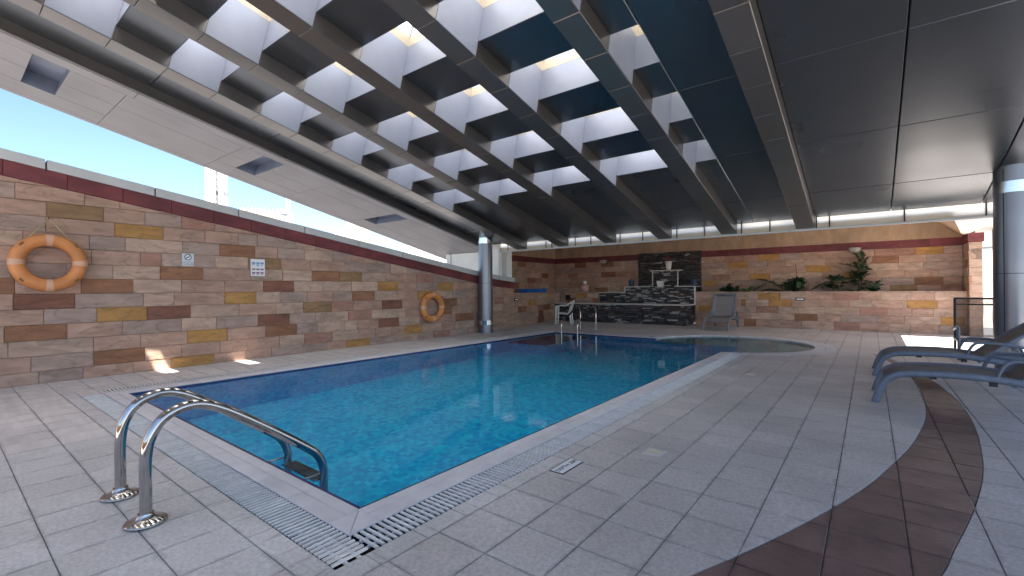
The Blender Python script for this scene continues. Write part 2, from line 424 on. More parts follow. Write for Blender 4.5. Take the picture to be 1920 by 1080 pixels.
def on_screen(p):
    q = Vector(p) - cam_pos; cq = Vector((Xdir.x * q.x + Ydir.x * q.y + Zdir.x * q.z, Xdir.y * q.x + Ydir.y * q.y + Zdir.y * q.z, Xdir.z * q.x + Ydir.z * q.y + Zdir.z * q.z))
    if cq.z > -.2: return None
    return (960 - cq.x / cq.z * 857, 540 + cq.y / cq.z * 857, -cq.z)
regions = [(-12.6, 7, -6.8, BY0), (BX1, 7, BY0, YP + .55), (-12.8, BX0, BY0, YP + .55), (BX0, BX1, BY1, YP + .55)]
pieces = []; bed = MB()
for ri, (rx0, rx1, ry0, ry1) in enumerate(regions):
    for i in range(-29, 26):
        for k in range(-21, 50):
            x0, x1 = max(rx0, BX1 + i * T), min(rx1, BX1 + (i + 1) * T)
            y0, y1 = max(ry0, BY0 + k * T), min(ry1, BY0 + (k + 1) * T)
            if x1 - x0 < .02 or y1 - y0 < .02: continue
            cell = [(x0, y0), (x1, y0), (x1, y1), (x0, y1)]
            cx, cy = (x0 + x1) / 2, (y0 + y1) / 2
            full = abs((x1 - x0) - T) < 1e-6 and abs((y1 - y0) - T) < 1e-6
            dx, dy = cx - CX, cy - CY; dd = math.hypot(dx, dy)
            rr = CR + .46
            if dd < rr + .35:
                if dd < rr - .35 or dd < 1e-3: continue
                nx, ny = dx / dd, dy / dd
                cell = clip(cell, -nx, -ny, -(nx * CX + ny * CY + rr))
                if len(cell) < 3 or abs(area(cell)) < .004: continue
                full = False
            bed.add([(p[0], p[1], -.009) for p in cell], [tuple(range(len(cell)))])
            fi, fo = interp(fin, cy), interp(fout, cy)
            if x1 + .3 < min(interp(fin, y0), interp(fin, y1), fi) or cy > 13.5: parts_ = [(cell, 'L', full)]
            elif x0 - .3 > max(interp(fout, y0), interp(fout, y1), fo): parts_ = [(cell, 'R', full)]
            else:
                parts_ = []
                for pl, nm in ((polyL, 'L'), (polyM, 'M'), (polyR, 'R')):
                    c_ = cell_clip(pl, x0, x1, y0, y1)
                    if len(c_) > 2 and abs(area(c_)) > .0015:
                        parts_.append((c_, nm, full and abs(abs(area(c_)) - T * T) < 1e-5))
            for c_, nm, fl in parts_:
                if nm == 'M': mt = 'tile_brown'
                elif ri == 0 and cx < -2.7 or ri == 2: mt = 'tile_warm' if (cx < -6.4 or ri == 2) else 'tile_cool'
                else: mt = 'tile_grey'
                ax = sum(p[0] for p in c_) / len(c_); ay = sum(p[1] for p in c_) / len(c_)
                sc = on_screen((ax, ay, 0))
                rank = 0
                if sc and -60 < sc[0] < 1980 and sc[1] < 1150: rank = abs(area(c_)) / sc[2] ** 3
                pieces.append((rank, c_, mt, fl))
bed.build('tile_bed', 'tile_bed', deck)
pieces.sort(key=lambda p: -p[0])
J = .0030
def shrink(p, j):
    if area(p) < 0: p = list(reversed(p))
    return p
ident = lambda a, b, c: (a, b, c)
def tile_into(mb, poly, mi, cx=0, cy=0):
    poly = shrink(poly, J); n = len(poly)
    pc = [(p[0] - cx, p[1] - cy) for p in poly]
    ins = []
    for i in range(n):
        p0, p1, p2 = pc[i - 1], pc[i], pc[(i + 1) % n]
        d1 = (p1[0] - p0[0], p1[1] - p0[1]); d2 = (p2[0] - p1[0], p2[1] - p1[1])
        l1 = math.hypot(*d1) or 1e-9; l2 = math.hypot(*d2) or 1e-9
        n1 = (-d1[1] / l1, d1[0] / l1); n2 = (-d2[1] / l2, d2[0] / l2); k = max(1 + n1[0] * n2[0] + n1[1] * n2[1], .5)
        ins.append((p1[0] + (n1[0] + n2[0]) / k * J, p1[1] + (n1[1] + n2[1]) / k * J))
    return mb.prism(ins, ident, random.uniform(-.0012, .0012), -.03, .003, mi)
full_mesh = {}
rest = MB(); rest_m = ['tile_grey', 'tile_cool', 'tile_warm', 'tile_brown']
for i, (rank, c_, mt, fl) in enumerate(pieces):
    if i < 300 and rank > 0:
        nm = 'inlay_tile' if mt == 'tile_brown' else 'tile'
        ax = sum(p[0] for p in c_) / len(c_); ay = sum(p[1] for p in c_) / len(c_)
        if fl:
            if mt not in full_mesh:
                o = tile_into(MB(), c_, 0, ax, ay).build(nm, mt, deck, (ax, ay, 0)); full_mesh[mt] = o
            else:
                o = dup(full_mesh[mt], (ax, ay, random.uniform(-.0012, .0012)))
        else:
            tile_into(MB(), c_, 0, ax, ay).build(nm, mt, deck, (ax, ay, 0))
    else: tile_into(rest, c_, rest_m.index(mt))
tag(rest.build('far_tiles', rest_m, deck), kind='stuff')
# border strip between drain and paving
first = None
def strip_tile(x0, x1, y0, y1, m_, nm):
    c_ = [(x0, y0), (x1, y0), (x1, y1), (x0, y1)]
    return tile_into(MB(), c_, 0, (x0 + x1) / 2, (y0 + y1) / 2).build(nm, m_, deck, ((x0 + x1) / 2, (y0 + y1) / 2, 0))
y = BY0
b2 = MB()
while y < 11.6:
    y2 = min(y + .352, 11.62); strip_tile(-2.365, BX1, y, y2, 'tile_cool', 'border_tile'); y = y2
x = BX0
while x < -2.37:
    x2 = min(x + .352, -2.365); strip_tile(x, x2, BY0, 1.40, 'tile_cool', 'border_tile'); x = x2
y = 1.40
while y < BY1 - .01:
    y2 = min(y + .46, BY1); strip_tile(BX0, -9.62, y, y2, 'tile_warm', 'border_tile'); y = y2
x = -9.62
while x < -5.8:
    x2 = min(x + .46, -5.72); strip_tile(x, x2, 14.30, BY1, 'coping_stone', 'border_tile'); x = x2
strip_tile(-9.618, -9.312, 1.402, 1.70, 'tile_warm', 'border_tile')
b2.quad((-9.62, 1.4, -.0145), (-9.3, 1.4, -.0145), (-9.3, 1.71, -.0145), (-9.62, 1.71, -.0145))
b2.quad((-2.37, BY0, -.014), (BX1, BY0, -.014), (BX1, 11.7, -.014), (-2.37, 11.7, -.014))
b2.quad((BX0, BY0, -.013), (-2.37, BY0, -.013), (-2.37, 1.4, -.013), (BX0, 1.4, -.013))
b2.quad((BX0, 1.4, -.015), (-9.62, 1.4, -.015), (-9.62, BY1, -.015), (BX0, BY1, -.015))
b2.quad((-9.62, 14.28, -.016), (-5.2, 14.28, -.016), (-5.2, BY1, -.016), (-9.62, BY1, -.016))
b2.build('border_bed', 'tile_bed', deck)

# ------------------------------------------------------------------ pool
pool = empty('pool_basin'); tag(pool, 'blue mosaic swimming pool basin joined to a round paddling pool', None, kind='structure')
a0 = math.degrees(math.asin((math.sqrt(CR ** 2 - (PX1 - CX) ** 2)) / CR)); a0 = -a0
a1 = 180 - math.degrees(math.asin((PY1 - CY) / CR))
arc = [(CX + CR * math.cos(R(a0 + (a1 - a0) * i / 48)), CY + CR * math.sin(R(a0 + (a1 - a0) * i / 48))) for i in range(49)]
ZD, ZS = -1.56, -.42
fl_ = MB()
fl_.quad((PX0, PY0, ZD), (PX1, PY0, ZD), (PX1, PY1, ZD), (PX0, PY1, ZD))
for (a, b) in [((PX0, PY0), (PX1, PY0)), ((PX1, PY0), arc[0]), (arc[-1], (PX0, PY1)), ((PX0, PY1), (PX0, PY0))]:
    fl_.quad((*a, ZD), (*b, ZD), (*b, -.11), (*a, -.11))
fl_.quad((*arc[0], ZD), (PX1, PY1, ZD), (PX1, PY1, ZS), (*arc[0], ZS)); fl_.quad((PX1, PY1, ZD), (*arc[-1], ZD), (*arc[-1], ZS), (PX1, PY1, ZS))
fl_.build('basin_tiles', 'pool_mosaic', pool)
kd = MB(); kp = arc + [(PX1, PY1)]
cpt = (PX1, PY1)
for a, b in zip(arc, arc[1:]): kd.add([(*cpt, ZS), (*a, ZS), (*b, ZS)], [(0, 1, 2)]); kd.quad((*a, ZS), (*b, ZS), (*b, -.11), (*a, -.11))
kd.build('paddling_tiles', 'kids_mosaic', pool)
nv = MB()
loop = [(PX0, PY0), (PX1, PY0)] + arc + [(PX0, PY1)]
for a, b in zip(loop, loop[1:] + loop[:1]): nv.quad((*a, -.11), (*b, -.11), (*b, -.012), (*a, -.012))
nv.build('waterline_tiles', 'navy_tile', pool)
tr_ = MB()
tr_.box(PX0 + .013, PX1 - .013, PY0 + .0125, PY0 + .045, -.06, -.008); tr_.box(PX1 - .045, PX1 - .0125, PY0 + .046, 11.9, -.06, -.008); tr_.box(PX0 + .0125, PX0 + .045, PY0 + .046, PY1 - .046, -.06, -.008); tr_.box(PX0 + .013, -5.3, PY1 - .045, PY1 - .0125, -.06, -.008)
tr_.build('edge_tiles', 'navy_tile', pool)
# underwater entry steps at the far handrails
for i, (x0, x1, z) in enumerate([(-7.55, -8.05, -.40), (-8.06, -8.56, -.42), (-8.57, -9.04, -.44)]):
    MB().box(x1, x0, 11.3, 14.0, z - .06, z, ch=.01).build('pool_step', 'step_tile', pool)
    MB().box(x0 + .005, x0 + .03, 11.3, 14.0, z - .05, z + .002).build('step_nosing', 'coping_stone', pool)
MB().box(-9.0, -7.6, 11.4, 14.0, ZD, -.52).build('step_block', 'pool_mosaic', pool)
wtr = MB(); wtr.add([(p[0], p[1], ZW) for p in loop], [tuple(range(len(loop)))])
tag(wtr.build('water', 'water'), 'still clear blue water filling the pool to its brim', None, kind='structure')
# coping: two rows of pale stone round the pool
def cop(x0, x1, y0, y1):
    c_ = [(x0, y0), (x1, y0), (x1, y1), (x0, y1)]
    mb = MB(); j = .002
    mb.prism([(x0 + j, y0 + j), (x1 - j, y0 + j), (x1 - j, y1 - j), (x0 + j, y1 - j)], ident, .003 + random.uniform(-.001, .001), -.05, .005)
    mb.build('coping_slab', 'coping_stone', pool, recentre=True)
def poly_cop(c_):
    MB().prism(c_, ident, .003, -.05, .005).build('coping_slab', 'coping_stone', pool, recentre=True)
OUT = .245
y = PY0
while y < 11.75:
    y2 = min(y + .62, 11.78); cop(PX1 - .012, PX1 + .095, y, y2); cop(PX1 + .095, PX1 + OUT, y + .0, y2); y = y2
x = PX0
while x < PX1 - .01:
    x2 = min(x + .62, PX1); cop(x, x2, PY0 - .095, PY0 + .012); cop(x, x2, PY0 - .23, PY0 - .095); x = x2
poly_cop([(PX1, PY0 - .23), (PX1 + OUT, PY0 - .23), (PX1 + .002, PY0 - .002)]); poly_cop([(PX1 + OUT, PY0 - .228), (PX1 + OUT, PY0), (PX1 + .003, PY0)])
y = PY0 - .23
while y < PY1 + .2:
    y2 = min(y + .62, PY1 + .25); cop(PX0 - .26, PX0 - .10, y, y2); cop(PX0 - .10, PX0 + .0 + .012 * (y > PY0), y, y2); y = y2
x = PX0 + .014
while x < -5.55:
    x2 = min(x + .62, -5.5); cop(x, x2, PY1 - .012, PY1 + .11); cop(x, x2, PY1 + .11, PY1 + .25); x = x2
poly_cop([(-5.5, PY1 - .012), (-5.26, PY1 - .012), (-5.275, 14.075), (-5.5, 14.075)])
poly_cop([(-2.882, 11.782), (-2.40, 11.782), (-2.40, 11.83), (-2.475, 12.045), (-2.66, 11.99), (-2.882, 11.94)])
poly_cop([(-2.395, 11.625), (-2.205, 11.625), (-2.205, 11.70), (-2.29, 11.88), (-2.395, 11.82)])
def ring(r0, r1, s0, s1, n, nm, m_, z=.003):
    for i in range(n):
        b0, b1 = R(s0 + (s1 - s0) * i / n + .12), R(s0 + (s1 - s0) * (i + 1) / n - .12)
        bm_ = (b0 + b1) / 2
        c_ = [(CX + r0 * math.cos(b0), CY + r0 * math.sin(b0)), (CX + r1 * math.cos(b0), CY + r1 * math.sin(b0)), (CX + r1 * math.cos(bm_) * 1.0, CY + r1 * math.sin(bm_)), (CX + r1 * math.cos(b1), CY + r1 * math.sin(b1)), (CX + r0 * math.cos(b1), CY + r0 * math.sin(b1))]
        MB().prism(c_, ident, z, -.05, .004).build(nm, m_, pool, recentre=True)
ring(CR - .012, CR + .22, -69.5, 177.5, 36, 'coping_slab', 'coping_stone')
ring(CR + .23, CR + .46, -66, 165, 34, 'coping_slab', 'coping_stone', .001)

# ------------------------------------------------------------------ overflow drains with slatted grates
def grate(label, x0, x1, y0, y1, along, pitch, bar, nmax=10 ** 6, order=1):
    g_ = empty('drain_grate', ((x0 + x1) / 2, (y0 + y1) / 2, 0), label, 'drain grate', 'overflow drain grates round the pool')
    ox, oy = (x0 + x1) / 2, (y0 + y1) / 2
    X0, X1, Y0, Y1 = x0 - ox, x1 - ox, y0 - oy, y1 - oy
    ch_ = MB().box(X0, X1, Y0, Y1, -.26, -.25)
    if along == 'x': ch_.quad((X0, Y0, -.25), (X1, Y0, -.25), (X1, Y0, -.008), (X0, Y0, -.008)); ch_.quad((X1, Y1, -.25), (X0, Y1, -.25), (X0, Y1, -.008), (X1, Y1, -.008))
    else: ch_.quad((X0, Y1, -.25), (X0, Y0, -.25), (X0, Y0, -.008), (X0, Y1, -.008)); ch_.quad((X1, Y0, -.25), (X1, Y1, -.25), (X1, Y1, -.008), (X1, Y0, -.008))
    ch_.build('channel', 'channel_dark', g_)
    L_ = (X1 - X0) if along == 'x' else (Y1 - Y0); W_ = (Y1 - Y0) if along == 'x' else (X1 - X0)
    n = int(L_ / pitch); master = None; rest_ = MB()
    for i in range(n):
        j = i if order == 1 else n - 1 - i
        c = -L_ / 2 + (j + .5) * pitch
        if i < nmax:
            if master is None:
                mb = MB()
                if along == 'x': mb.box(-bar / 2, bar / 2, -W_ / 2 + .004, W_ / 2 - .004, -.014, 0, ch=.003)
                else: mb.box(-W_ / 2 + .004, W_ / 2 - .004, -bar / 2, bar / 2, -.014, 0, ch=.003)
                master = mb.build('slat', 'grate_plastic', g_); o = master
            else: o = dup(master)
            o.location = (c, 0, random.uniform(-.001, .001)) if along == 'x' else (0, c, random.uniform(-.001, .001))
            o.rotation_euler = (0, 0, random.gauss(0, .006))
        else:
            if along == 'x': rest_.box(c - bar / 2, c + bar / 2, -W_ / 2 + .004, W_ / 2 - .004, -.014, 0)
            else: rest_.box(-W_ / 2 + .004, W_ / 2 - .004, c - bar / 2, c + bar / 2, -.014, 0)
    if rest_.v: tag(rest_.build('far_slats', 'grate_plastic', g_), kind='stuff')
    for q in (-.045, .04):
        if along == 'x': MB().box(X0, X1, q, q + .014, -.03, -.013).build('tie_bar', 'grate_plastic', g_)
        else: MB().box(q, q + .014, Y0, Y1, -.03, -.013).build('tie_bar', 'grate_plastic', g_)
    return g_
gn = grate('slatted white drain grate along the pool edge by the chrome ladder', -9.30, -2.365, 1.402, 1.648, 'x', .046, .0205, order=-1)
gr_ = grate('slatted white drain grate along the right edge of the pool beside the grey paving', -2.622, -2.368, 1.662, 11.6, 'y', .046, .0205, nmax=290)
gl_ = grate('slatted white drain grate at the foot of the long stone wall', -9.618, -9.32, 1.70, 14.26, 'y', .05, .027, nmax=250)

# ------------------------------------------------------------------ stone walls
KINDS = ['stone_pink'] * 7 + ['stone_grey'] * 4 + ['stone_pale'] * 3 + ['stone_rose'] * 1
ACC = ['stone_brown', 'stone_ochre', 'stone_olive', 'stone_rose', 'stone_dark']
def stone_wall(root, u0, u1, to3, rows, accents, top=None, lens=(.55, .9), accent_rate=0.0, rs=random, th=.05, kinds=KINDS):
    """rows: z limits; accents: {row: [(u0,u1,material)]}; top(u): upper limit of the stones"""
    gap = .0028
    for ri, (za, zb) in enumerate(zip(rows, rows[1:])):
        fixed = sorted(accents.get(ri, []))
        segs = []; u = u0
        def fill(a, b):
            L_ = b - a
            if L_ < .02: return
            n = max(1, round(L_ / rs.uniform(*lens)))
            cuts = [a + L_ * (i + (rs.uniform(-.22, .22) if 0 < i < n else 0)) / n for i in range(n + 1)]
            for p, q in zip(cuts, cuts[1:]):
                m_ = rs.choice(ACC) if rs.random() < accent_rate else rs.choice(kinds)
                segs.append((p, q, m_))
        if not fixed: fill(u0 - rs.uniform(0, .01), u1)
        else:
            for (a, b, m_) in fixed:
                a = max(a, u); b = min(b, u1)
                if b - a < .05: continue
                fill(u, a); segs.append((a, b, m_)); u = b
            fill(u, u1)
        for (a, b, m_) in segs:
            poly = [(a + gap, za + gap), (b - gap, za + gap), (b - gap, zb - gap), (a + gap, zb - gap)]
            if top:
                ta, tb = top(a), top(b)
                # below the line through (a,ta) and (b,tb)
                A_, B_ = -(tb - ta), (b - a); C_ = A_ * a + B_ * ta
                poly = clip(poly, A_, B_, C_ - gap * B_)
                if len(poly) < 3 or abs(area(poly)) < .004: continue
            f = rs.uniform(-.010, .016)
            mb = MB(); mb.prism(poly, to3, f, -th, .006, jitter=.009)
            mb.build('stone', m_, root, recentre=True)
def snap(px_list, plane, rows):
    """accent stones seen in the photograph -> course and run along the wall"""
    out = {}
    for (x0, y0, x1, y1, m_) in px_list:
        ua, za = plane(x0, (y0 + y1) / 2); ub, zb = plane(x1, (y0 + y1) / 2)
        zc = (za + zb) / 2
        for ri, (a, b) in enumerate(zip(rows, rows[1:])):
            if a <= zc < b: out.setdefault(ri, []).append((min(ua, ub), max(ua, ub), m_))
    for k_ in out: out[k_].sort()
    return out
Rm = Matrix((Xdir, Ydir, Zdir))
def ray(x, y): return Rm @ Vector((x - 960, 540 - y, -857))
def on_wall_x(X):
    def f(x, y):
        r = ray(x, y); t_ = X / r.x; return (r.y * t_, 1.56 + r.z * t_)
    return f
def on_wall_y(Y):
    def f(x, y):
        r = ray(x, y); t_ = Y / r.y; return (r.x * t_, 1.56 + r.z * t_)
    return f
def px(lst, ox, oy, k_): return [(ox + a * k_, oy + b * k_, ox + c * k_, oy + d * k_, m_) for a, b, c, d, m_ in lst]
O, B, D, G, RO, PA, GR = 'stone_ochre', 'stone_brown', 'stone_dark', 'stone_olive', 'stone_rose', 'stone_pale', 'stone_grey'
acc_left = px([(215, 255, 475, 330, G), (527, 350, 752, 412, O), (737, 545, 932, 598, B), (372, 600, 612, 658, B), (60, 668, 345, 730, D), (445, 728, 675, 783, O), (678, 718, 878, 775, D), (20, 812, 308, 878, B), (863, 822, 1045, 876, O), (430, 915, 665, 980, B), (790, 938, 985, 990, O), (-40, 600, 68, 663, B), (1033, 657, 1178, 706, O), (0, 310, 210, 372, GR), (410, 400, 575, 465, GR), (610, 600, 835, 655, PA), (645, 480, 745, 535, RO)], 0, 280, .4075) + \
    px([(35, 320, 228, 383, B), (190, 397, 370, 450, G), (273, 516, 443, 570, D), (538, 462, 690, 512, B), (690, 464, 815, 513, G), (490, 627, 645, 680, G), (758, 569, 882, 615, B), (898, 519, 1012, 562, O), (925, 614, 1033, 660, D), (740, 671, 868, 718, RO), (903, 709, 1017, 755, D), (243, 692, 418, 750, D), (285, 754, 458, 806, B), (498, 790, 647, 842, RO), (730, 822, 858, 874, O), (650, 777, 795, 830, PA), (885, 569, 1005, 610, PA), (1048, 746, 1145, 793, O), (1230, 521, 1313, 560, O), (1240, 606, 1333, 643, B), (1240, 646, 1305, 686, B), (1328, 686, 1428, 723, B), (1205, 776, 1295, 808, RO), (1120, 566, 1215, 598, O)], 400, 350, .3425)
rows_l = [0, .21] + [.21 + .2655 * i for i in range(1, 19)]
top_tab = [(-7, 5.07), (.73, 3.93), (4.3, 3.41), (8.85, 2.73), (12.1, 2.25), (13.2, 2.12), (14.42, 2.02)]
ctop = lambda y_: interp(top_tab, y_)
YE = 14.42
lw = empty('stone_wall', (XW, 5, 0), 'long pink sandstone wall with red band and sloping grey coping beside the pool', 'wall')
lw.location = (0, 0, 0)
bk = MB(); ysn = [-7, .73, 4.3, 8.85, 12.1, 13.2, YE]
for a, b in zip(ysn, ysn[1:]):
    za, zb = ctop(a) - .2, ctop(b) - .2
    bk.add([(XW - .02, a, -.05), (XW - .02, b, -.05), (XW - .02, b, zb), (XW - .02, a, za), (XW - .36, a, -.05), (XW - .36, b, -.05), (XW - .36, b, zb), (XW - .36, a, za)], [(0, 1, 2, 3), (5, 4, 7, 6), (3, 2, 6, 7), (1, 5, 6, 2), (4, 0, 3, 7)])
bk.build('core', 'mortar', lw)
rs = random.Random(3)
stone_wall(lw, -6.9, YE - .02, lambda u, v, d_: (XW + d_, u, v), rows_l, snap(acc_left, on_wall_x(XW), rows_l), top=lambda u: ctop(u) - .44, rs=rs, lens=(.6, .85))
y = -6.9; i = 0
while y < YE - .02:                                              # red band stones
    y2 = min(y + .765, YE - .01); poly = [(y + .003, ctop(y) - .437), (y2 - .003, ctop(y2) - .437), (y2 - .003, ctop(y2) - .172), (y + .003, ctop(y) - .172)]
    MB().prism(poly, lambda u, v, d_: (XW + d_, u, v), .018 + rs.uniform(-.003, .003), -.04, .006).build('band_stone', 'red_sandstone', lw, recentre=True); y = y2
y = 1.25 - 1.525 * 5
while y < YE - .02:                                              # grey coping slabs
    y2 = min(y + 1.525, YE); g0 = .014
    y_in = [y + g0] + [q for q in ysn if y + g0 < q < y2 - g0] + [y2 - g0]
    mb = MB()
    for a, b in zip(y_in, y_in[1:]):
        vs_ = []
        for q in (a, b):
            for (xx, zz) in ((XW + .035, ctop(q) - .170), (XW + .035, ctop(q) - .008), (XW + .027, ctop(q)), (XW - .42, ctop(q)), (XW - .42, ctop(q) - .17)): vs_.append((xx, q, zz))
        mb.add(vs_, [(0, 5, 6, 1), (1, 6, 7, 2), (2, 7, 8, 3), (3, 8, 9, 4), (4, 9, 5, 0), (0, 1, 2, 3, 4), (9, 8, 7, 6, 5)])
    mb.build('coping_slab', 'coping_metal', lw, recentre=True); y = y2

# far garden bay: left return, left planter, back wall, planter, right return
ROWB = [1.36 + .262 * i for i in range(0, 8)]
ROWP = [0, .30, .565, .83, 1.095, 1.36]
bw = empty('stone_wall', (0, 0, 0), 'back sandstone wall with red band behind the planter and water feature', 'wall')
XL, XR = -13.6, 2.42
MB().box(XL - .3, XR + .3, YB + .02, YB + .4, 0, 4.3).build('core', 'mortar', bw)
acc_back = px([(245, 260, 432, 320, O), (548, 180, 752, 238, O), (460, 384, 660, 438, 'stone_ochre'), (1025, 292, 1265, 358, O), (1400, 362, 1520, 418, O), (0, 457, 125, 513, O), (1860, 502, 1920, 554, G)], 1320, 440, .1875) + \
    px([(1122, 222, 1265, 246, O), (1120, 372, 1265, 406, B), (995, 417, 1135, 441, G), (905, 264, 1040, 295, B)], 1300, 380, .3704) + \
    px([(1485, 657, 1640, 708, D), (1185, 555, 1310, 600, D), (1480, 548, 1620, 590, B), (1410, 840, 1555, 885, B)], 880, 400, .16667)
stone_wall(bw, XL, XR, lambda u, v, d_: (u, YB - d_, v), ROWB[:7], snap(acc_back, on_wall_y(YB), ROWB), rs=rs, lens=(.6, .95))
ZBAND = ROWB[6]
x = XL
while x < XR - .01:
    x2 = min(x + .8, XR)
    MB().prism([(x + .003, ZBAND + .004), (x2 - .003, ZBAND + .004), (x2 - .003, ZBAND + .27), (x + .003, ZBAND + .27)], lambda u, v, d_: (u, YB - d_, v), .02, -.015, .005).build('band_stone', 'red_sandstone', bw, recentre=True); x = x2
MB().box(XL, XR, YB - .012, YB + .015, ZBAND + .275, 4.3).build('render_coat', 'stucco', bw)
# left return of the bay
lr = empty('stone_wall', (0, 0, 0), 'shaded sandstone side wall of the far left corner above the planter ledge', 'wall')
MB().box(XL - .4, XL - .02, 15.6, YB + .02, 0, 4.3).build('core', 'mortar', lr)
stone_wall(lr, 15.6, YB - .03, lambda u, v, d_: (XL + d_, u, v), ROWB[:7], {1: [(17.2, 17.9, B)], 4: [(16.6, 17.2, D)], 5: [(17.8, 18.5, B)], 3: [(19.9, 20.5, D)], 2: [(18.6, 19.3, D)]}, rs=rs, lens=(.6, .95))
y = 15.6
while y < YB - .03:
    y2 = min(y + .8, YB - .03)
    MB().prism([(y + .003, ZBAND + .004), (y2 - .003, ZBAND + .004), (y2 - .003, ZBAND + .27), (y + .003, ZBAND + .27)], lambda u, v, d_: (XL + d_, u, v), .02, -.015, .005).build('band_stone', 'red_sandstone', lr, recentre=True); y = y2
MB().box(XL - .01, XL + .012, 15.6, YB - .02, ZBAND + .275, 4.3).build('render_coat', 'stucco', lr)
# planter walls
pl = empty('stone_planter', (0, 0, 0), 'low sandstone planter wall along the back with plants behind its top', 'planter')
PXA = -5.96
MB().box(PXA + .02, XR, YP + .02, YP + .22, 0, 1.385).build('core', 'mortar', pl)
acc_pl = px([(540, 582, 755, 646, O), (655, 657, 880, 716, O), (525, 727, 740, 783, RO), (905, 802, 1135, 863, B), (1290, 582, 1545, 648, 'stone_rose'), (1300, 887, 1555, 948, RO), (1560, 740, 1830, 806, 'stone_rose'), (370, 650, 415, 715, B), (400, 800, 520, 918, B), (-60, 712, 75, 775, O), (760, 580, 1015, 646, PA), (415, 655, 650, 715, PA)], 1320, 440, .1875) + px([(1083, 497, 1235, 533, O), (1253, 587, 1375, 623, O)], 1300, 380, .3704)
KP = ['stone_pink'] * 5 + ['stone_pale'] * 6 + ['stone_grey'] * 1
stone_wall(pl, PXA, XR, lambda u, v, d_: (u, YP - d_, v), ROWP, snap(acc_pl, on_wall_y(YP), ROWP), rs=rs, lens=(.65, .95), kinds=KP)
x = PXA
while x < XR - .01:
    x2 = min(x + 1.4, XR); MB().box(x + .003, x2 - .003, YP - .03, YP + .24, 1.362, 1.405, ch=.006).build('coping_slab', 'stone_pale', pl, recentre=True); x = x2
MB().box(PXA, XR, YP + .24, YB - .01, 1.0, 1.30).build('soil', 'soil', pl)
lp = empty('stone_planter', (0, 0, 0), 'low sandstone ledge wall of the far left corner behind the white chair', 'planter')
LA, LB = Vector((-11.62, 14.46)), Vector((-12.5, 19.9))
ld = (LB - LA); LL = ld.length; ld.normalize(); ln = Vector((ld.y, -ld.x))
def lp3(u, v, d_): p = LA + ld * u + ln * d_; return (p.x, p.y, v)
mb = MB()
c4 = [LA - ln * .02, LB - ln * .02, LB - ln * .3, LA - ln * .3]
mb.add([(p.x, p.y, z) for z in (0, 1.36) for p in c4], [(0, 1, 5, 4), (1, 2, 6, 5), (2, 3, 7, 6), (3, 0, 4, 7), (4, 5, 6, 7)])
mb.build('core', 'mortar', lp)
stone_wall(lp, 0, LL, lp3, ROWP, {2: [(1.0, 1.75, B), (3.6, 4.3, B)], 3: [(1.9, 2.7, O)], 0: [(2.9, 3.6, D)], 1: [(3.0, 3.5, D)]}, rs=rs, lens=(.6, .9))
mb = MB(); c4 = [LA + ln * .03, LB + ln * .03, LB - ln * 1.4, LA - ln * 1.8]
mb.add([(p.x, p.y, z) for z in (1.362, 1.40) for p in c4], [(0, 1, 5, 4), (1, 2, 6, 5), (2, 3, 7, 6), (3, 0, 4, 7), (4, 5, 6, 7)])
mb.build('ledge', 'stone_pale', lp)
# back left planter stretch behind the bench
mp_ = empty('stone_planter', (0, 0, 0), 'sandstone planter face left of the slate water feature', 'planter')
MB().box(-12.9, -10.46, YP - .18, YP + .3, .6, 1.36).build('core', 'mortar', mp_)
stone_wall(mp_, -12.7, -10.5, lambda u, v, d_: (u, YP - .2 - d_, v), [.86, 1.11, 1.36], {1: [(-11.75, -11.1, O), (-11.1, -10.5, PA)], 0: [(-12.3, -11.75, D), (-10.8, -10.5, B)]}, rs=rs)
MB().box(-12.9, -10.5, YP - .22, YB - .02, 1.362, 1.40).build('ledge', 'stone_pale', mp_)
# right return
rr_ = empty('stone_wall', (0, 0, 0), 'short sandstone return wall with red top at the right end of the planter', 'wall')
MB().box(XR + .02, XR + .28, 19.95, YB + .02, 0, 2.93).build('core', 'mortar', rr_)
RW = [0] + [.30, .565, .83, 1.095, 1.36] + ROWB[1:7]
stone_wall(rr_, 19.93, YB - .02, lambda u, v, d_: (XR - d_ - .0, u, v), RW, {8: [(20.1, 20.6, B)], 6: [(20.0, 20.5, O)]}, rs=rs, lens=(.4, .6))
stone_wall(rr_, XR, XR + .3, lambda u, v, d_: (u, 19.94 - d_, v), RW, {}, rs=rs, lens=(.3, .4), kinds=['stone_pale'])
MB().box(XR - .03, XR + .33, 19.88, YB - .025, 2.94, 3.21, ch=.006).build('band_stone', 'red_sandstone', rr_, recentre=True)
rw2 = empty('stone_wall', (0, 0, 0), 'narrow sandstone wall seen between the doorway and the big column', 'wall')
MB().box(3.12, 6.5, 21.02, 21.3, 0, 3.4).build('core', 'mortar', rw2)
stone_wall(rw2, 3.1, 6.5, lambda u, v, d_: (u, 21 - d_, v), RW, {7: [(3.1, 3.5, B)], 3: [(3.1, 3.6, B)]}, rs=rs, lens=(.5, .8))
MB().box(3.1, 6.5, 20.95, 21.04, 2.94, 3.3, ch=.006).build('band_stone', 'red_sandstone', rw2, recentre=True)
pr_ = empty('sun_block_roof', (3.6, 21, 3.42), 'flat white roof added to block sun from the planter wall', 'roof')  # added slab that keeps direct sun off the planter wall
MB().box(-1.1, 3.0, -3.2, 1.5, 0, .15).build('slab', 'white_render', pr_); MB().box(-1.13, 3.03, -3.24, 1.5, .15, .2).build('trim', 'coping_metal', pr_)
dw = empty('white_wall', (2.9, 24.5, 0), 'bright white wall seen through the gap beside the planter', 'wall')
MB().box(-2, 4, 0, .3, 0, 3.05).build('wall_face', 'white_render', dw); MB().box(-2, 4, -.04, .34, 3.05, 3.12).build('parapet_cap', 'coping_metal', dw)

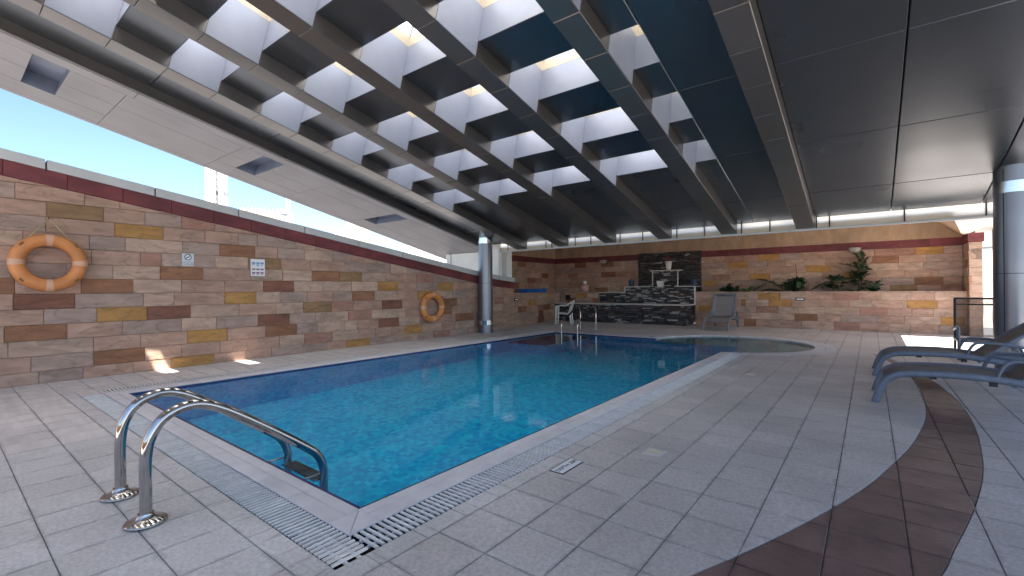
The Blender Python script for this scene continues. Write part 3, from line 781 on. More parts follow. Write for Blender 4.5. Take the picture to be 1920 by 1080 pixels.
# white outer walls and pillar beyond the end of the stone wall
ew = empty('white_wall', (-12.6, 13.55, 0), 'white rendered wall beyond the end of the stone wall behind the column', 'wall')
MB().box(-1.45, .8, 0, .2, 0, 3.05).build('wall_face', 'white_render', ew)
MB().box(.8, 1.33, .002, .2, 1.9, 3.31).build('wall_face', 'white_render', ew)
MB().box(-1.5, -1.28, -.06, -.002, 0, 3.04).build('pilaster', 'white_render', ew)
wp = empty('white_pillar', (-11.43, 14.2, 1.95), 'white square pillar standing on the end of the stone wall', 'pillar')
MB().box(-.17, .17, -.16, .16, .06, 1.12, ch=.01).build('shaft', 'white_render', wp); MB().box(-.2, .2, -.19, .19, 1.12, 1.2, ch=.01).build('capital', 'coping_metal', wp); MB().box(-.2, .2, -.19, .19, 0, .06).build('foot', 'coping_metal', wp)

# ------------------------------------------------------------------ the big sloping roof
SL = .235; TH = math.atan(SL); CT = math.cos(TH); Z0 = 3.62 + SL * 12.34
roof = empty('canopy_roof', (0, 0, Z0), 'sloping dark metal roof with six beams and rows of deep skylights over the pool', 'roof', rot=(-TH, 0, 0))
V = lambda y_: y_ / CT                       # distance along the slope
VE, VN = V(YF), V(-6.2)
BD = .263
BR = [-10.0 + 1.785 * i for i in range(6)]   # right edges of the beams
BWD = .40
far_edges = [V(9.90) - 1.633 * i for i in range(10)]
opens = [(e - .82, e) for e in far_edges]
edges_v = sorted([VN] + [q for o_ in opens for q in o_ if q > VN] + [V(12.15)] + [VE + .06])
G_ = .006
def rbox(name, m_, parent, x0, x1, v0, v1, n0, n1, ch=.008):
    mb = MB(); mb.prism([(x0, v1), (x1, v1), (x1, v0), (x0, v0)], lambda a, b, c: (a, b, c), n0, n1, ch)
    return mb.build(name, m_, parent, recentre=True)
for k_, xr in enumerate(BR):
    xl = xr - BWD - (.04 if k_ == 0 else 0)
    bm = MB().box(xl + .02, xr - .02, VN, VE + .05, -BD + .03, .5).build('beam', 'joint_black', roof)
    for a, b in zip(edges_v, edges_v[1:]):
        mb = MB(); j = G_ / 2
        mb.prism([(xl, b - j), (xr, b - j), (xr, a + j), (xl, a + j)], ident, -BD + random.uniform(-.002, .002), .02, .008)
        mb.build('cladding_panel', 'beam_panel', bm, recentre=True)
# ceiling panels and light wells between the beams
clear_wells = {(1, 6), (1, 5)}
for k_ in range(5):
    x0 = BR[k_] - .0; x1 = BR[k_ + 1] - BWD
    xo = x1 if k_ < 4 else x0 + .42
    solid = []
    prev = VE + .06
    for oi_, (a, b) in enumerate(opens):
        if b < VN: break
        if oi_ == 0:
            solid += [(V(12.15), prev), (b, V(12.15))]
        else: solid.append((b, opens[oi_ - 1][0]))
    solid.append((VN, opens[-1][0] if opens[-1][0] > VN else VN))
    for (a, b) in solid:
        if b - a < .05: continue
        rbox('ceiling_panel', 'roof_panel', roof, x0 + .004, xo - .004, a + .004, b - .004, 0, .06)
    for oi_, (a, b) in enumerate(opens):
        if a < VN: continue
        D_ = .58
        # four faces of the light well; the left one carries the lit tone down the beam
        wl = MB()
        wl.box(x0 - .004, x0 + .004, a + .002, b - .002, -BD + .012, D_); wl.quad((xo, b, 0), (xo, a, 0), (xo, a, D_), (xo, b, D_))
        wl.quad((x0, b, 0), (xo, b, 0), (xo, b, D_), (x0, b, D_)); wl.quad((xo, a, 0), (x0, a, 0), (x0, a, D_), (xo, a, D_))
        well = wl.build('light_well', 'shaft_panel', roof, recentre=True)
        loc = well.location
        # the cream skylight kerb and pyramid bars above the lining
        kb = MB(); e_ = .05
        kb.quad((x0, a, D_ + .004), (x0, b, D_ + .004), (x0 + e_, b - e_, D_ + .16), (x0 + e_, a + e_, D_ + .16)); kb.quad((xo, b, D_ + .004), (xo, a, D_ + .004), (xo - e_, a + e_, D_ + .16), (xo - e_, b - e_, D_ + .16))
        kb.quad((x0, b, D_ + .004), (xo, b, D_ + .004), (xo - e_, b - e_, D_ + .16), (x0 + e_, b - e_, D_ + .16)); kb.quad((xo, a, D_ + .004), (x0, a, D_ + .004), (x0 + e_, a + e_, D_ + .16), (xo - e_, a + e_, D_ + .16))
        kb.build('kerb', 'skylight_frame', roof, recentre=True)
        mx_, mv_ = (x0 + xo) / 2, (a + b) / 2; zt_ = D_ + .16; zp_ = D_ + .46
        c4 = [(x0 + e_, a + e_), (xo - e_, a + e_), (xo - e_, b - e_), (x0 + e_, b - e_)]
        py = MB(); py.add([(p[0], p[1], zt_) for p in c4] + [(mx_, mv_, zp_)], [(0, 1, 4), (1, 2, 4), (2, 3, 4), (3, 0, 4)])
        if (k_, oi_) in clear_wells:             # flat lid with an added clear pane, placed to cast the sun patches
            xv0, xv1, vv1 = x0 + .50, xo - e_ - .005, a + e_ + .40
            py = MB(); py.quad((x0 + e_, a + e_, zt_), (xv0, a + e_, zt_), (xv0, vv1, zt_), (x0 + e_, vv1, zt_)); py.quad((xv1, a + e_, zt_), (xo - e_, a + e_, zt_), (xo - e_, vv1, zt_), (xv1, vv1, zt_))
            py.quad((x0 + e_, vv1, zt_), (xo - e_, vv1, zt_), (xo - e_, b - e_, zt_), (x0 + e_, b - e_, zt_)); zp_ = zt_ + .02
            MB().quad((xv0, a + e_, zt_ + .003), (xv1, a + e_, zt_ + .003), (xv1, vv1, zt_ + .003), (xv0, vv1, zt_ + .003)).build('sun_patch_pane', 'clear_glass', roof, recentre=True)
        sk = py.build('skylight', 'opal_glass', roof, recentre=True)
        brs = MB()
        for p in (c4 if (k_, oi_) not in clear_wells else [(x0 + e_, b - e_)]): brs.tube([(p[0], p[1], zt_ + .01), (mx_, mv_, zp_)], .014, 5)
        o_ = brs.build('glazing_bars', 'skylight_frame', sk); o_.location = -Vector(sk.location)
# long solid panels right of the half-width wells and right of the last beam
joints_v = [VN, V(-4.15), V(-1.82), V(.51), V(2.84), V(5.17), V(7.5), V(9.86), V(12.15), VE + .06]
for (xa, xb) in ((BR[4] + .42, BR[5] - BWD), (BR[5], .385), (.385, 1.86), (1.86, 3.34), (3.34, 4.82), (4.82, 6.3)):
    for a, b in zip(joints_v, joints_v[1:]):
        rbox('ceiling_panel', 'roof_panel', roof, xa + .009, xb - .009, a + .005, b - .005, 0, .05)
# roof deck above (keeps the daylight out between the wells)
dk = MB()
dk.box(BR[5] - BWD + .02, 6.35, VN, VE + .1, .07, .12); dk.box(BR[4] + .43, BR[5] - BWD + .02, VN, VE + .1, .07, .12)
for k_ in range(5):
    x0 = BR[k_]; x1 = BR[k_ + 1] - BWD; xo = x1 if k_ < 4 else x0 + .42
    solid = [(opens[0][1], VE + .1)] + [(opens[i + 1][1], opens[i][0]) for i in range(9)]
    for (a, b) in solid:
        if b > VN: dk.box(x0 - .01, xo + .01, max(a, VN) + .02, b - .02, .07, .62)
    last = [o_ for o_ in opens if o_[0] > VN][-1]
    dk.box(x0 - .01, xo + .01, VN, last[0] - .02, .07, .62)
dk.build('roof_deck', 'joint_black', roof)
rb = MB()
for xr in BR: rb.box(xr - BWD + .012, xr - .012, VN, VE + .1, .5, .62)
rb.box(BR[4] + .425, BR[4] + .5, VN, VE + .1, .1, .62)
rb.build('beam_caps', 'joint_black', roof)
# recess left of the first beam, edge upstand and the wide white eaves
xr0 = BR[0] - BWD - .04; XE = -11.8
for a, b in zip(joints_v, joints_v[1:]):
    rbox('ceiling_panel', 'roof_panel', roof, XE + .004, xr0 - .004, a + .004, b - .004, 0, .05)
MB().box(XE, xr0, VN, VE + .1, .055, .12).build('recess_deck', 'joint_black', roof)
SJ = [2.6 + 2.27 * i for i in range(-4, 7)]
vj = [VN] + [V(q) for q in SJ if q > -6.1 and q < YF + 1.2] + [V(YF + 1.4)]
for a, b in zip(vj, vj[1:]):
    rbox('edge_cladding', 'beam_panel', roof, XE - .03, XE, a + .004, b - .004, -BD + .05, .0, .002)
holes = [V(1.5 + 4.1 * i) for i in (-1, 0, 1, 2)]
hw = .255
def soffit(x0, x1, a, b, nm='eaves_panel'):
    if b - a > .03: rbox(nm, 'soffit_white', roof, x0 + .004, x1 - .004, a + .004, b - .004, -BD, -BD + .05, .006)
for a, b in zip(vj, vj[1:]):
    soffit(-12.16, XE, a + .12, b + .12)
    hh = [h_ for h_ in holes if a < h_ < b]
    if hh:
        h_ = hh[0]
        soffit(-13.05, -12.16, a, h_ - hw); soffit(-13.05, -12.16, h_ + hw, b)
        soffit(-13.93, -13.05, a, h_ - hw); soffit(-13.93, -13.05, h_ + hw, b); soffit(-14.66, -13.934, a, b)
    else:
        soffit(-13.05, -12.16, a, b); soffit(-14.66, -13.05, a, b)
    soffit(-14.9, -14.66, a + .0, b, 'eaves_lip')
for h_ in holes:
    rc = MB(); x0, x1, a, b = -13.93, -12.16, h_ - hw, h_ + hw; t0_, t1_ = -BD + .001, -BD + .30
    rc.quad((x0, a, t1_), (x1, a, t1_), (x1, b, t1_), (x0, b, t1_))
    rc.build('light_recess', 'recess_blue', roof)
    wl = MB()
    wl.quad((x0, a, t0_), (x0, b, t0_), (x0, b, t1_), (x0, a, t1_)); wl.quad((x1, b, t0_), (x1, a, t0_), (x1, a, t1_), (x1, b, t1_))
    wl.quad((x0, b, t0_), (x1, b, t0_), (x1, b, t1_), (x0, b, t1_)); wl.quad((x1, a, t0_), (x0, a, t0_), (x0, a, t1_), (x1, a, t1_))
    wl.build('recess_lining', 'recess_blue', roof)
MB().box(-14.88, XE - .005, VN, V(YF + 1.4), -BD + .32, .16).build('eaves_core', 'joint_black', roof)
sk_ = MB()
for a, b in zip([VN] + [h_ + hw + .01 for h_ in holes], [h_ - hw - .01 for h_ in holes] + [V(YF + 1.4)]):
    sk_.box(-14.87, XE - .005, a, b, -BD + .055, -BD + .315)
sk_.build('eaves_backing', 'soffit_joint', roof)
MB().box(-14.92, -14.88, VN, V(YF + 1.4), -BD - .0, .18).build('eaves_edge', 'coping_metal', roof)

# frosted clerestory strip under the far end of the roof
ZST, ZSB = Z0 - SL * YF, 3.04
cl = empty('clerestory_glazing', (0, YF + .03, ZSB), 'bright frosted glass strip between the roof beams and the far ceiling', 'glazing')
sx = -11.55; panes = []
pane_x = [-11.5, -10.9, -9.15, -8.9, -7.95, -7.35, -6.3, -5.55, -4.5, -3.72, -2.75, -2.07, -1.05, -.78, .62, 1.92, 3.3, 4.8, 6.3]
for a, b in zip(pane_x, pane_x[1:]):
    MB().box(a + .012, b - .012, 0, .012, 0, ZST - ZSB + .03).build('pane', 'frosted_glass', cl, recentre=True)
for a in pane_x: MB().box(a - .012, a + .012, -.012, .03, -.02, ZST - ZSB + .03).build('mullion', 'joint_black', cl, recentre=True)
MB().box(-11.5, 6.3, -.03, .06, -.05, -.003, ch=.006).build('sill', 'coping_metal', cl)
# ceiling of the far bay, rising behind the strip, with a white hip at its right end
fc = empty('bay_ceiling', (0, 0, 0), 'plain ceiling over the far planter bay with a white sloping right end', 'ceiling')
def slab(p, name, m_, th=.12):
    n = len(p); mb = MB(); mb.add([tuple(q) for q in p] + [(q[0], q[1], q[2] + th) for q in p], [tuple(range(n)), tuple(reversed(range(n, 2 * n)))] + [(i, i + n, (i + 1) % n + n, (i + 1) % n) for i in range(n)])
    return mb.build(name, m_, fc)
zc0 = 3.06; zb_ = 4.15
XA_ = 1.42
slab([(-14, YF + .048, zc0 - .02), (-14, YB + .3, zb_), (XA_, YB + .3, zb_), (XA_, YF + .048, zc0 - .02)], 'ceiling_slab', 'white_render')
slab([(XA_, YF + .048, 3.03), (2.45, YB + .05, 3.24), (2.3, YF + .048, 3.03)], 'sloping_panel', 'white_render', .05)
slab([(XA_, YF + .06, 3.05), (XA_ - .02, YB + .1, 4.1), (2.43, YB + .1, 3.25)], 'hip_side', 'stucco', .03)

# ------------------------------------------------------------------ columns
def column(x, y_, r, ztop, label, sign):
    c = empty('column', (x, y_, 0), label, 'column', 'round metal-clad columns under the roof')
    def ringp(z0, z1, rr, m_, nm): return MB().lathe([(rr, z0), (rr, z1)], seg=40).build(nm, m_, c)
    zs = [0, .30, .46, 1.56, ztop * .905, ztop * .945, ztop]
    ringp(0.02, .30, r, 'column_metal', 'casing'); ringp(.30, .46, r + .004, 'column_band', 'chrome_band')
    ringp(.46, 1.78, r, 'column_metal', 'casing'); ringp(1.79, ztop * .885, r, 'column_metal', 'casing')
    ringp(1.78, 1.79, r - .008, 'joint_black', 'joint'); ringp(ztop * .885, ztop * .94, r + .004, 'column_band', 'steel_band'); ringp(ztop * .94, ztop + .15, r, 'column_metal', 'casing')
    MB().lathe([(r + .02, 0), (r + .02, .02)], seg=40).build('base_ring', 'column_band', c)
    for a_ in (R(-128), R(-20), R(100)):
        MB().box(-.006, .006, -.004, .004, .3, ztop).build('seam', 'joint_black', c, (math.cos(a_) * (r - .001), math.sin(a_) * (r - .001), 0)).rotation_euler = (0, 0, a_ + R(90))
    if sign:
        a_ = R(-58); n = 10; mb = MB(); h0, h1 = .305, .455
        for i in range(n):
            b0, b1 = a_ + (i / n - .5) * .62, a_ + ((i + 1) / n - .5) * .62; q = r + .009
            mb.quad((q * math.cos(b0), q * math.sin(b0), h0), (q * math.cos(b1), q * math.sin(b1), h0), (q * math.cos(b1), q * math.sin(b1), h1), (q * math.cos(b0), q * math.sin(b0), h1))
        s_ = mb.build('depth_sign', 'depth_blue', c)
    return c
column(-11.02 + .12, 12.36, .255, 3.62, 'slim grey metal column with a blue sign at its foot beside the stone wall', True)
column(2.06, 12.15, .265, 3.66, 'large grey metal column at the right behind the sun loungers', False)

# ------------------------------------------------------------------ unseen sides of the hall, behind and right of the camera
bh = empty('stone_wall', (0, -6.9, 0), 'plain rendered wall closing the hall behind the camera', 'wall')
MB().box(-12, 6.4, -.3, 0, 0, 1.1).build('wall_face', 'stucco', bh)
for x_ in (-11.8, -7.3, -2.8, 1.7, 6.1): MB().box(x_ - .2, x_ + .2, -.28, -.02, 1.1, 7.8).build('pier', 'stucco', bh)

# ------------------------------------------------------------------ pool ladder and handrails
ldr = empty('pool_ladder', (-4.19, .9, 0), 'chrome pool ladder with two arched rails at the near pool edge', 'ladder')
prof = [(.0, .0), (.0, .2), (.0, .42), (.03, .58), (.12, .70), (.28, .745), (.46, .68), (.78, .46), (1.12, .20), (1.22, .10), (1.27, -.02), (1.275, -.2), (1.275, -1.2)]
for sx_ in (-.33, .33):
    pts = smooth_path([(sx_, a, b) for a, b in prof], 5)
    MB().tube(pts, .036, 16).build('rail', 'chrome', ldr)
    MB().lathe([(.001, .004), (.118, .004), (.122, .012), (.115, .022), (.075, .03), (.05, .05), (.046, .07)], seg=28).build('flange', 'chrome', ldr, (sx_, 0, 0))
    MB().tube([(sx_, 1.275, -.10), (sx_, .99, -.10)], .016, 8).build('wall_stay', 'chrome', ldr)
for z in (-.20, -.52, -.84):
    tr = MB().box(-.30, .30, 1.20, 1.34, z - .02, z, ch=.006).build('tread', 'chrome', ldr)
    for q in range(5): MB().box(-.28, .28, 1.215 + q * .025, 1.225 + q * .025, z + .0005, z + .006).build('grip', 'black_plastic', tr)
for i, (x_, lab) in enumerate([(-8.50, 'left'), (-7.86, 'right')]):
    hr = empty('handrail', (x_, 14.95, 0), 'slim chrome stair handrail at the far pool end, ' + ('in front of the white chair' if i == 0 else 'right of the white chair'), 'handrail', 'handrails of the pool steps')
    pts = [(0, 0, 0), (0, 0, .45), (0, -.0, .72), (0, -.05, .86), (0, -.17, .93), (0, -.32, .88), (0, -.75, .66), (0, -1.18, .46), (0, -1.30, .37), (0, -1.33, .22), (0, -1.33, -.38)]
    MB().tube(smooth_path(pts, 4), .026, 12).build('rail', 'chrome', hr)
    MB().lathe([(.001, .004), (.07, .004), (.07, .014), (.035, .03)], seg=20).build('flange', 'chrome', hr)
    MB().tube([(0, -.36, .855), (0, -1.14, .475)], .032, 10).build('grip', 'black_plastic', hr)

# ------------------------------------------------------------------ life rings
def life_ring(y_, z_, label, rope):
    rg = empty('life_ring', (XW + .14, y_, z_), label, 'life ring', 'orange life rings on the stone wall')
    R0, r0 = .387, .102; seg, sg2 = 56, 18
    vs_ = []; fs_ = []
    for i in range(seg):
        a = 2 * math.pi * i / seg
        for k_ in range(sg2):
            b = 2 * math.pi * k_ / sg2; rr = R0 + r0 * math.cos(b); vs_.append((r0 * .9 * math.sin(b), rr * math.cos(a), rr * math.sin(a)))
    for i in range(seg):
        for k_ in range(sg2):
            i2, k2 = (i + 1) % seg, (k_ + 1) % sg2; fs_.append((i * sg2 + k_, i2 * sg2 + k_, i2 * sg2 + k2, i * sg2 + k2))
    mb = MB(); mb.add(vs_, fs_, 0, True); body = mb.build('ring_body', 'ring_orange', rg)
    for a0_ in (0, 90, 180, 270):
        mb = MB(); vs_ = []; fs_ = []; n = 6
        for i in range(n):
            a = R(a0_ - 6.5 + 13 * i / (n - 1))
            for k_ in range(sg2):
                b = 2 * math.pi * k_ / sg2; rr = R0 + (r0 + .003) * math.cos(b); vs_.append(((r0 + .003) * .9 * math.sin(b), rr * math.cos(a), rr * math.sin(a)))
        for i in range(n - 1):
            for k_ in range(sg2):
                k2 = (k_ + 1) % sg2; fs_.append((i * sg2 + k_, (i + 1) * sg2 + k_, (i + 1) * sg2 + k2, i * sg2 + k2))
        mb.add(vs_, fs_, 0, True); mb.build('tape_band', 'ring_tape', rg)
    for a0_ in (42, 138, 222, 318):
        a = R(a0_); rr = R0 + .06
        MB().box(-.022, .022, -.034, .034, -.016, .016, ch=.006).build('rope_clip', 'dark_brass', rg, (r0 * .62, rr * math.cos(a), rr * math.sin(a))).rotation_euler = (a, 0, 0) if False else (R(a0_ + 90), 0, 0)
    hk = .77 if rope else .47
    for a0_ in ((42, 138) if rope else (80, 100)):
        a = R(a0_); MB().tube(smooth_path([(r0 * .55, (R0 + .06) * math.cos(a), (R0 + .06) * math.sin(a)), (.02, (R0 + .06) * math.cos(a) * .5, ((R0 + .06) * math.sin(a) + hk) / 2 - .01), (-.07, 0, hk)], 4), .009, 6).build('rope', 'rope', rg)
    MB().tube(smooth_path([(-.16, 0, hk), (-.06, 0, hk - .01), (-.045, 0, hk + .03)], 4), .011, 6).build('hook', 'dark_brass', rg)
    return rg
life_ring(1.27, 2.07, 'large orange life ring hanging by a rope at the near end of the stone wall', True)
life_ring(9.97, 1.01, 'orange life ring hung low on the stone wall near the column', False)

# ------------------------------------------------------------------ signs
ROTX = (R(90), 0, R(90))                    # reads on a wall facing +X
ns = empty('no_smoking_sign', (XW + .016, 3.325, 2.225), 'small grey square no smoking sign on the stone wall', 'sign')
MB().box(0, .012, -.105, .105, -.125, .125).build('plate', 'sign_grey', ns)
def disc_ring(r0, r1, c, x_, m_, nm, par, seg=28):
    mb = MB(); vs_ = []; fs_ = []
    for i in range(seg):
        a = 2 * math.pi * i / seg
        for rr in (r0, r1): vs_.append((x_, c[0] + rr * math.cos(a), c[1] + rr * math.sin(a)))
    for i in range(seg):
        j = (i + 1) % seg; fs_.append((2 * i, 2 * i + 1, 2 * j + 1, 2 * j))
    mb.add(vs_, fs_); return mb.build(nm, m_, par)
disc_ring(.001, .055, (0, .05), .0125, 'sign_white', 'symbol_ground', ns); disc_ring(.048, .064, (0, .05), .0135, 'sign_black', 'symbol_ring', ns)
o_ = MB().box(.013, .0145, -.055, .055, -.006, .006).build('symbol_bar', 'sign_black', ns, (0, 0, .05)); o_.rotation_euler = (R(45), 0, 0)
MB().box(.0128, .014, -.034, .03, -.007, .007).build('cigarette', 'sign_black', ns, (0, 0, .05))
text('ممنوع التدخين', .034, (.014, 0, -.055), 'lettering', 'sign_black', ns, ROTX)
text('NO SMOKING', .032, (.014, 0, -.097), 'lettering', 'sign_black', ns, ROTX)
ru = empty('notice_sign', (XW + .016, 4.705, 2.105), 'white notice with rows of blue and red blocks on the stone wall', 'sign')
MB().box(0, .012, -.155, .155, -.195, .195).build('plate', 'sign_white', ru)
for j, (zz, m_) in enumerate([(.10, 'sign_blue'), (-.045, 'sign_maroon'), (-.125, 'sign_maroon')]):
    for i in range(3):
        yy = (-1 + i) * .092
        MB().box(.0122, .0135, yy - .036, yy + .036, zz - .012, zz + .020).build('notice_block', m_, ru)
        if j != 1:
            for q in range(3): MB().box(.0122, .0132, yy - .034, yy + .03 - .006 * q, zz - .026 - .011 * q, zz - .021 - .011 * q).build('text_line', 'sign_black' if j == 1 else m_, ru)
MB().box(.0122, .0135, -.02, .02, .035, .052).build('notice_block', 'sign_blue', ru)
ds = empty('depth_marker', (-2.11, 3.455, .0045), 'white depth marker tile with black lettering set in the paving', 'sign')
MB().box(-.068, .068, -.175, .175, -.004, .0).build('border', 'sign_black', ds); MB().box(-.058, .058, -.165, .165, .0005, .004).build('tile', 'sign_white', ds)
text('DEPTH', .062, (0, -.062, .005), 'lettering', 'sign_black', ds, (0, 0, R(90)), .0006)
text('1.20M', .062, (0, .088, .005), 'lettering', 'sign_black', ds, (0, 0, R(90)), .0006)
for (x_, y_, lab) in [(-1.63, 4.25, 'small cream floor drain in the paving right of the depth marker'), (-1.71, 9.12, 'small cream floor drain in the paving before the round pool'), (-1.35, 11.5, 'small cream floor drain close to the edge of the round pool'), (-2.06, 18.2, 'small floor drain in the bright paving behind the round pool')]:
    fd = empty('floor_drain', (x_, y_, .004), lab, 'drain', 'floor drains in the paving')
    MB().box(-.085, .085, -.085, .085, -.004, .002, ch=.002).build('frame', 'coping_stone', fd)
    MB().lathe([(.05, 0), (.07, .004), (.072, .006), (.066, .007), (.055, .004), (.001, .003)], seg=24).build('cover', 'skylight_frame', fd)

# ------------------------------------------------------------------ sun loungers
def copy_tree(o, parent=None):
    c = o.copy(); col.objects.link(c); ALL.append(c); c.parent = parent
    for ch_ in list(o.children): copy_tree(ch_, c)
    return c
def make_lounger(W=.86, name='sun_lounger', fm='lounger_frame', sm='lounger_sling', back=40, n_arm=True):
    t_ = empty(name)
    side = [(.0, 0), (.05, .17), (.11, .30), (.20, .375), (.34, .415), (.75, .44), (1.15, .43), (1.6, .37), (2.05, .35), (2.3, .33)]
    for yy in (0, W):
        pts = smooth_path([(a, yy, b) for a, b in side], 4)
        MB().tube(pts, .044, 12, flat=(1.0, .82)).build('side_rail', fm, t_)
        MB().tube(smooth_path([(1.9, yy, .35), (2.05, yy, .2), (2.12, yy, 0)], 4), .04, 10).build('leg', fm, t_)
        MB().tube(smooth_path([(1.15, yy, .43), (1.18, yy, .53), (1.24, yy, .635), (1.34, yy, .665), (1.6, yy, .655), (1.82, yy, .60), (1.9, yy, .5), (1.93, yy, .36)], 4), .026, 10, flat=(.8, 1.25)).build('armrest', fm, t_)
        MB().lathe([(.05, 0), (.05, .03), (.043, .035)], seg=12).build('foot_cap', 'black_plastic', t_, (0.0, yy, 0)) if False else None
        for q in (.58, 1.12): MB().box(q - .035, q + .035, yy - .025, yy + .025, .375 if q < 1 else .345, .42 if q < 1 else .40, ch=.008).build('clip', 'black_plastic', t_)
    def sheet(pts, nm, m_, th=.012, inset=.03):
        mb = MB(); n = len(pts); ny = 6; vs_ = []
        for lay in (0, -th):
            for (a, b) in pts:
                for k_ in range(ny + 1):
                    q = k_ / ny; sag = -.018 * (1 - (2 * q - 1) ** 2); vs_.append((a, inset + (W - 2 * inset) * q, b + sag + lay))
        m1 = n * (ny + 1); fs_ = []
        for i in range(n - 1):
            for k_ in range(ny):
                a = i * (ny + 1) + k_; fs_.append((a, a + 1, a + ny + 2, a + ny + 1)); fs_.append((m1 + a + ny + 1, m1 + a + ny + 2, m1 + a + 1, m1 + a))
        for i in range(n - 1):
            for k_ in (0, ny):
                a = i * (ny + 1) + k_; fs_.append((a, a + ny + 1, m1 + a + ny + 1, m1 + a))
        for i in (0, n - 1):
            for k_ in range(ny):
                a = i * (ny + 1) + k_; fs_.append((a, a + 1, m1 + a + 1, m1 + a))
        mb.add(vs_, fs_, 0, True); return mb.build(nm, m_, t_)
    sheet([(a, b + .018) for a, b in [(.10, .30), (.16, .355), (.24, .40), (.36, .425), (.75, .448), (1.1, .438), (1.32, .41)]], 'seat_sling', sm)
    ca, sa = math.cos(R(back)), math.sin(R(back)); L_ = 1.02
    bp_ = [(1.34 + ca * q * L_, .42 + sa * q * L_ + .03 * math.sin(q * 3.1)) for q in [i / 6 for i in range(7)]]
    sheet(bp_, 'back_sling', sm)
    for yy in (.02, W - .02): MB().tube([(a, yy, b - .012) for a, b in bp_], .03, 10).build('back_frame', fm, t_)
    MB().tube([(bp_[-1][0], .02, bp_[-1][1] - .01), (bp_[-1][0], W - .02, bp_[-1][1] - .01)], .03, 10).build('head_bar', fm, t_)
    for q, z in ((.13, .30), (1.3, .36), (2.1, .30)): MB().tube([(q, .02, z), (q, W - .02, z)], .022, 8).build('crossbar', fm, t_)
    MB().tube([(1.95, .2, .36), (1.34 + ca * .72, .2, .42 + sa * .7)], .018, 8).build('back_prop', fm, t_)
    return t_
l1 = make_lounger(); l1.location = (.04, 7.93, 0)
tag(l1, 'blue grey sun lounger with brown sling nearest the camera at the right edge', 'sun lounger', 'blue grey sun loungers by the column')
l2 = copy_tree(l1); l2.location = (.05, 10.24, 0)
tag(l2, 'blue grey sun lounger standing just behind the nearest one in front of the column', 'sun lounger', 'blue grey sun loungers by the column')
bl = make_lounger(.84, sm='sling_grey', back=62); bl.location = (-4.04, 17.72, 0); bl.rotation_euler = (0, 0, R(93))
tag(bl, 'grey sling lounger with raised back set against the planter', 'sun lounger')

# dark mesh armchair beside the column
ac = empty('mesh_armchair', (1.82, 13.75, 0), 'dark mesh armchair with upright back beside the big column', 'armchair')
HW = .36
for sx_ in (-HW, HW):
    MB().tube(smooth_path([(sx_, -.36, 0), (sx_, -.34, .3), (sx_, -.30, .62), (sx_, -.2, .68), (sx_, .1, .66), (sx_, .36, .60)], 4), .026, 10, flat=(1, 1.5)).build('front_leg', 'lounger_frame', ac)
    MB().tube(smooth_path([(sx_ * .95, .42, 0), (sx_ * .95, .34, .42), (sx_ * .93, .42, .9), (sx_ * .9, .52, 1.30)], 4), .024, 10).build('back_post', 'black_plastic', ac)
    MB().tube([(sx_, -.34, .42), (sx_, .35, .40)], .022, 8).build('seat_rail', 'lounger_frame', ac)
MB().tube([(-HW * .9, .52, 1.29), (HW * .9, .52, 1.29)], .022, 8).build('top_rail', 'black_plastic', ac)
MB().tube([(-HW * .9, .49, 1.16), (HW * .9, .49, 1.16)], .016, 8).build('back_rail', 'black_plastic', ac)
MB().tube([(-HW, -.32, .40), (HW, -.32, .40)], .022, 8).build('front_rail', 'lounger_frame', ac)
mb = MB()
for i in range(40):
    x_ = -HW * .88 + i * HW * 1.76 / 39; mb.tube([(x_, .36, .45), (x_, .42, .85), (x_, .515, 1.28)], .0042, 3)
for i in range(50):
    q = i / 49; z = .47 + q * .8; yy = .36 + .155 * q; mb.tube([(-HW * .9, yy, z), (HW * .9, yy, z)], .004, 3)
tag(mb.build('back_mesh', 'black_plastic', ac), kind='stuff')
MB().box(-HW + .03, HW - .03, -.33, .36, .405, .425, ch=.006).build('seat', 'lounger_sling', ac)

# ------------------------------------------------------------------ white plastic chair
pc = empty('plastic_chair', (-10.88, 17.72, 0), 'white plastic armchair facing left in front of the dark slate bench', 'chair', rot=(0, 0, R(24)))
W2 = .36
def leg_(x_, y_, dx, dy, top): MB().tube([(x_ + dx, y_ + dy, 0), (x_ + dx * .4, y_ + dy * .4, top * .5), (x_, y_, top)], [.028, .04, .05], 8, flat=(1, .7)).build('leg', 'white_plastic', pc)
leg_(-.33, -W2, -.03, -.02, .80); leg_(-.33, W2, -.03, .02, .80); leg_(.27, -W2 + .03, .06, -.02, .52); leg_(.27, W2 - .03, .06, .02, .52)
mb = MB(); nu, nv_ = 8, 6; vs_ = []
for lay in (0, -.028):
    for i in range(nu + 1):
        for k_ in range(nv_ + 1):
            u_ = i / nu; v_ = k_ / nv_ * 2 - 1; vs_.append((-.36 + u_ * .66, v_ * (W2 - .01), .50 - .05 * u_ - .03 * (1 - v_ * v_) + (-.03 if i == 0 else 0) + lay))
m1 = (nu + 1) * (nv_ + 1); fs_ = []
for i in range(nu):
    for k_ in range(nv_):
        a = i * (nv_ + 1) + k_; fs_ += [(a, a + 1, a + nv_ + 2, a + nv_ + 1), (m1 + a + nv_ + 1, m1 + a + nv_ + 2, m1 + a + 1, m1 + a)]
for i in range(nu):
    for k_ in (0, nv_): a = i * (nv_ + 1) + k_; fs_.append((a, a + nv_ + 1, m1 + a + nv_ + 1, m1 + a))
for k_ in range(nv_): fs_.append((k_, k_ + 1, m1 + k_ + 1, m1 + k_))
mb.add(vs_, fs_, 0, True); mb.build('seat', 'white_plastic', pc)
def backpt(u_, v_): # u across -1..1, v up 0..1
    return (.29 + .16 * v_ - .10 * u_ * u_, u_ * (W2 - .02 - .06 * v_), .47 + .58 * v_ - .10 * u_ * u_ * v_)
